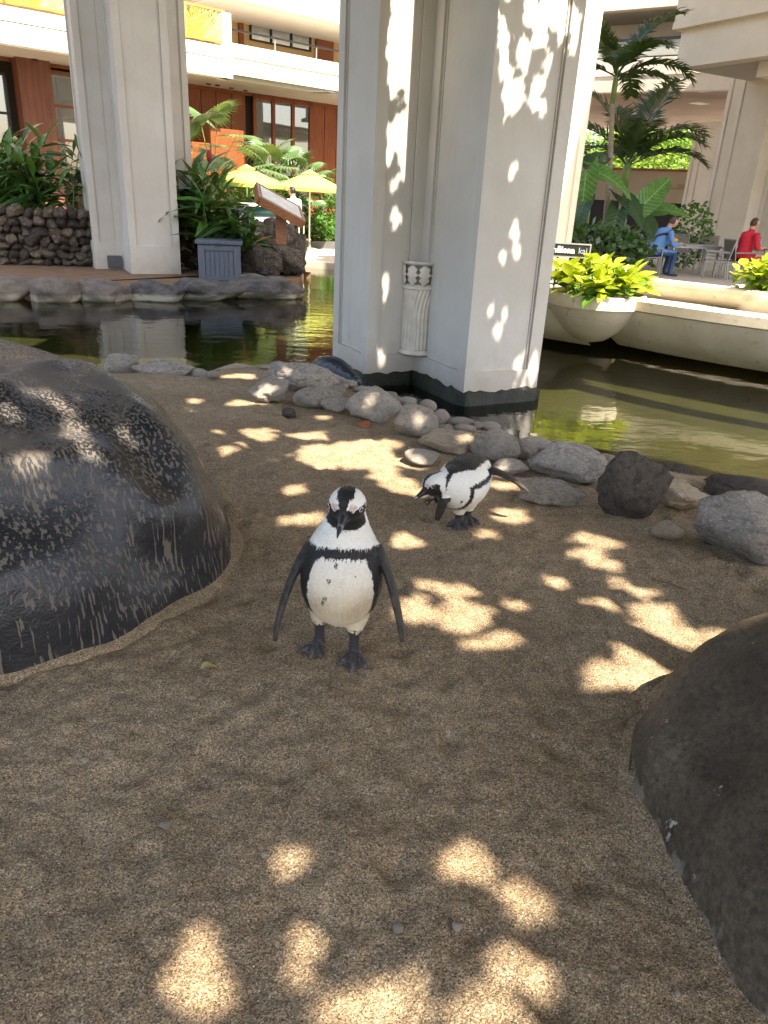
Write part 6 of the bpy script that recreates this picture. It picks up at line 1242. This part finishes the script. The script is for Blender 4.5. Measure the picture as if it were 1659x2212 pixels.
C_, a_, b_ = C_[~bad], a_[~bad], b_[~bad]; n_ = len(C_)
M_ = 60000; g2 = np.stack([rng.uniform(GX0, GX1, M_), rng.uniform(GY0, GY1, M_)], 1); g2 = g2[g2[:, 0] < right_edge(g2[:, 1]) - .1]; m2 = len(g2); z2 = rng.uniform(4.7, 6.1, m2); C2 = np.stack([g2[:, 0] + SUN.x / SUN.z * z2, g2[:, 1] + SUN.y / SUN.z * z2, z2], 1)
y2 = rng.uniform(0, 2 * np.pi, m2); L2_ = rng.uniform(.16, .24, m2); a2 = np.stack([np.cos(y2), np.sin(y2), rng.uniform(-.25, .25, m2)], 1) * L2_[:, None] / 2; b2_a = np.stack([-np.sin(y2), np.cos(y2), rng.uniform(-.3, .3, m2)], 1) * (L2_ * .3)[:, None]
bd2 = np.zeros(m2, bool)
for fa in (-1, -.5, 0, .5, 1):
    for fb in (-1, -.5, 0, .5, 1):
        if abs(fa) + abs(fb) <= 1.01: bd2 |= is_open(C2 + a2 * fa + b2_a * fb)
C_, a_, b_ = np.concatenate([C_, C2[~bd2]]), np.concatenate([a_, a2[~bd2]]), np.concatenate([b_, b2_a[~bd2]]); n_ = len(C_)
V_ = np.stack([C_ - a_, C_ + b_, C_ + a_, C_ - b_], 1).reshape(-1, 3); me = bpy.data.meshes.new('crown'); me.vertices.add(len(V_)); me.vertices.foreach_set('co', V_.ravel()); me.loops.add(4 * n_); me.loops.foreach_set('vertex_index', np.arange(4 * n_)); me.polygons.add(n_); me.polygons.foreach_set('loop_start', np.arange(n_) * 4); me.update(calc_edges=True)
tt = thing('shade_tree', (5.2, -2.6, 0), 'broad leafy shade tree spreading over the sand and the pool column', 'tree'); o = put('crown', me, tt, canopy_leaf); o['kind'] = 'stuff'
m = MB(); m.tube([(5.2, -2.6, -.3), (5.0, -2.4, 2.2), (4.6, -1.8, 3.6)], [.34, .26, .20], 14); m.build('trunk', bark_m, tt, True); br = MB()
for ex, ey in ((1.0, -3.0), (.5, 0.5), (2.5, 3.5), (-1, 4.5), (5, 1.5), (3.5, 6.5)): br.tube([(4.6, -1.8, 3.4), ((4.6 + ex) / 2, (-1.8 + ey) / 2, 5.0), (ex, ey, 5.6)], [.13, .08, .02], 7)
br.build('branches', bark_m, tt)
# ---------------------------------------------------------------- fallen leaves
def fallen(qx, qy, s, mat, label, rz=0):
    g_ = P(qx, qy, 0.0); g_.z = sand_z(g_.x, g_.y) + .006; m = MB(); vs = []
    for i in range(7):
        t_ = i / 6; w = .45 * math.sin(math.pi * min(1, t_ * .95 + .05)) + .03
        for u in (-1, 0, 1): vs.append((t_ - .5, u * w * .8, .16 * abs(u) * w + .10 * math.sin(t_ * 5) + .02))
    T = Matrix.Translation(g_) @ Matrix.Rotation(rz, 4, 'Z') @ Matrix.Scale(s, 4); m.add([T @ Vector(v) for v in vs], [(3 * i + j, 3 * i + j + 1, 3 * i + j + 4, 3 * i + j + 3) for i in range(6) for j in range(2)])
    m.tube([T @ Vector((.5, 0, .04)), T @ Vector((.85, .1, .02))], .0025, 4); o = m.build('fallen_leaf', mat, None, True); recenter(o); tag(o, label, 'leaf', 'fallen leaves')
fallen(785, 922, .13, MAT('rust leaf', (0.28, 0.085, 0.03), (0.35, 0.16, 0.08), 9, .6), 'curled rust-brown dry leaf against the pale angular rock', -1.2)
fallen(452, 1452, .055, MAT('yellowish leaf', (0.45, 0.36, 0.14), (0.20, 0.14, 0.06), 30, .7), 'small folded yellow dry leaf on open sand near black boulder', .5)

# twigs
for k, (qx, qy, L, rz) in enumerate([(378, 1768, .07, -.5), (1362, 1640, .06, 1.2), (610, 1068, .04, -.3), (1228, 1005, .05, .9), (1452, 1265, .09, -.6), (700, 1660, .04, .4)]):
    g_ = P(qx, qy, 0); g_.z = sand_z(g_.x, g_.y) + .006; d_ = Vector((math.cos(rz), math.sin(rz), 0)) * L; m = MB(); m.tube([g_ - d_, g_ + Vector((0, .004, .003)), g_ + d_], [.003, .0028, .0015], 5); o = m.build('twig', dry_leaf); recenter(o); tag(o, 'thin dry twig lying on the sand', 'twig', 'twigs on the sand')
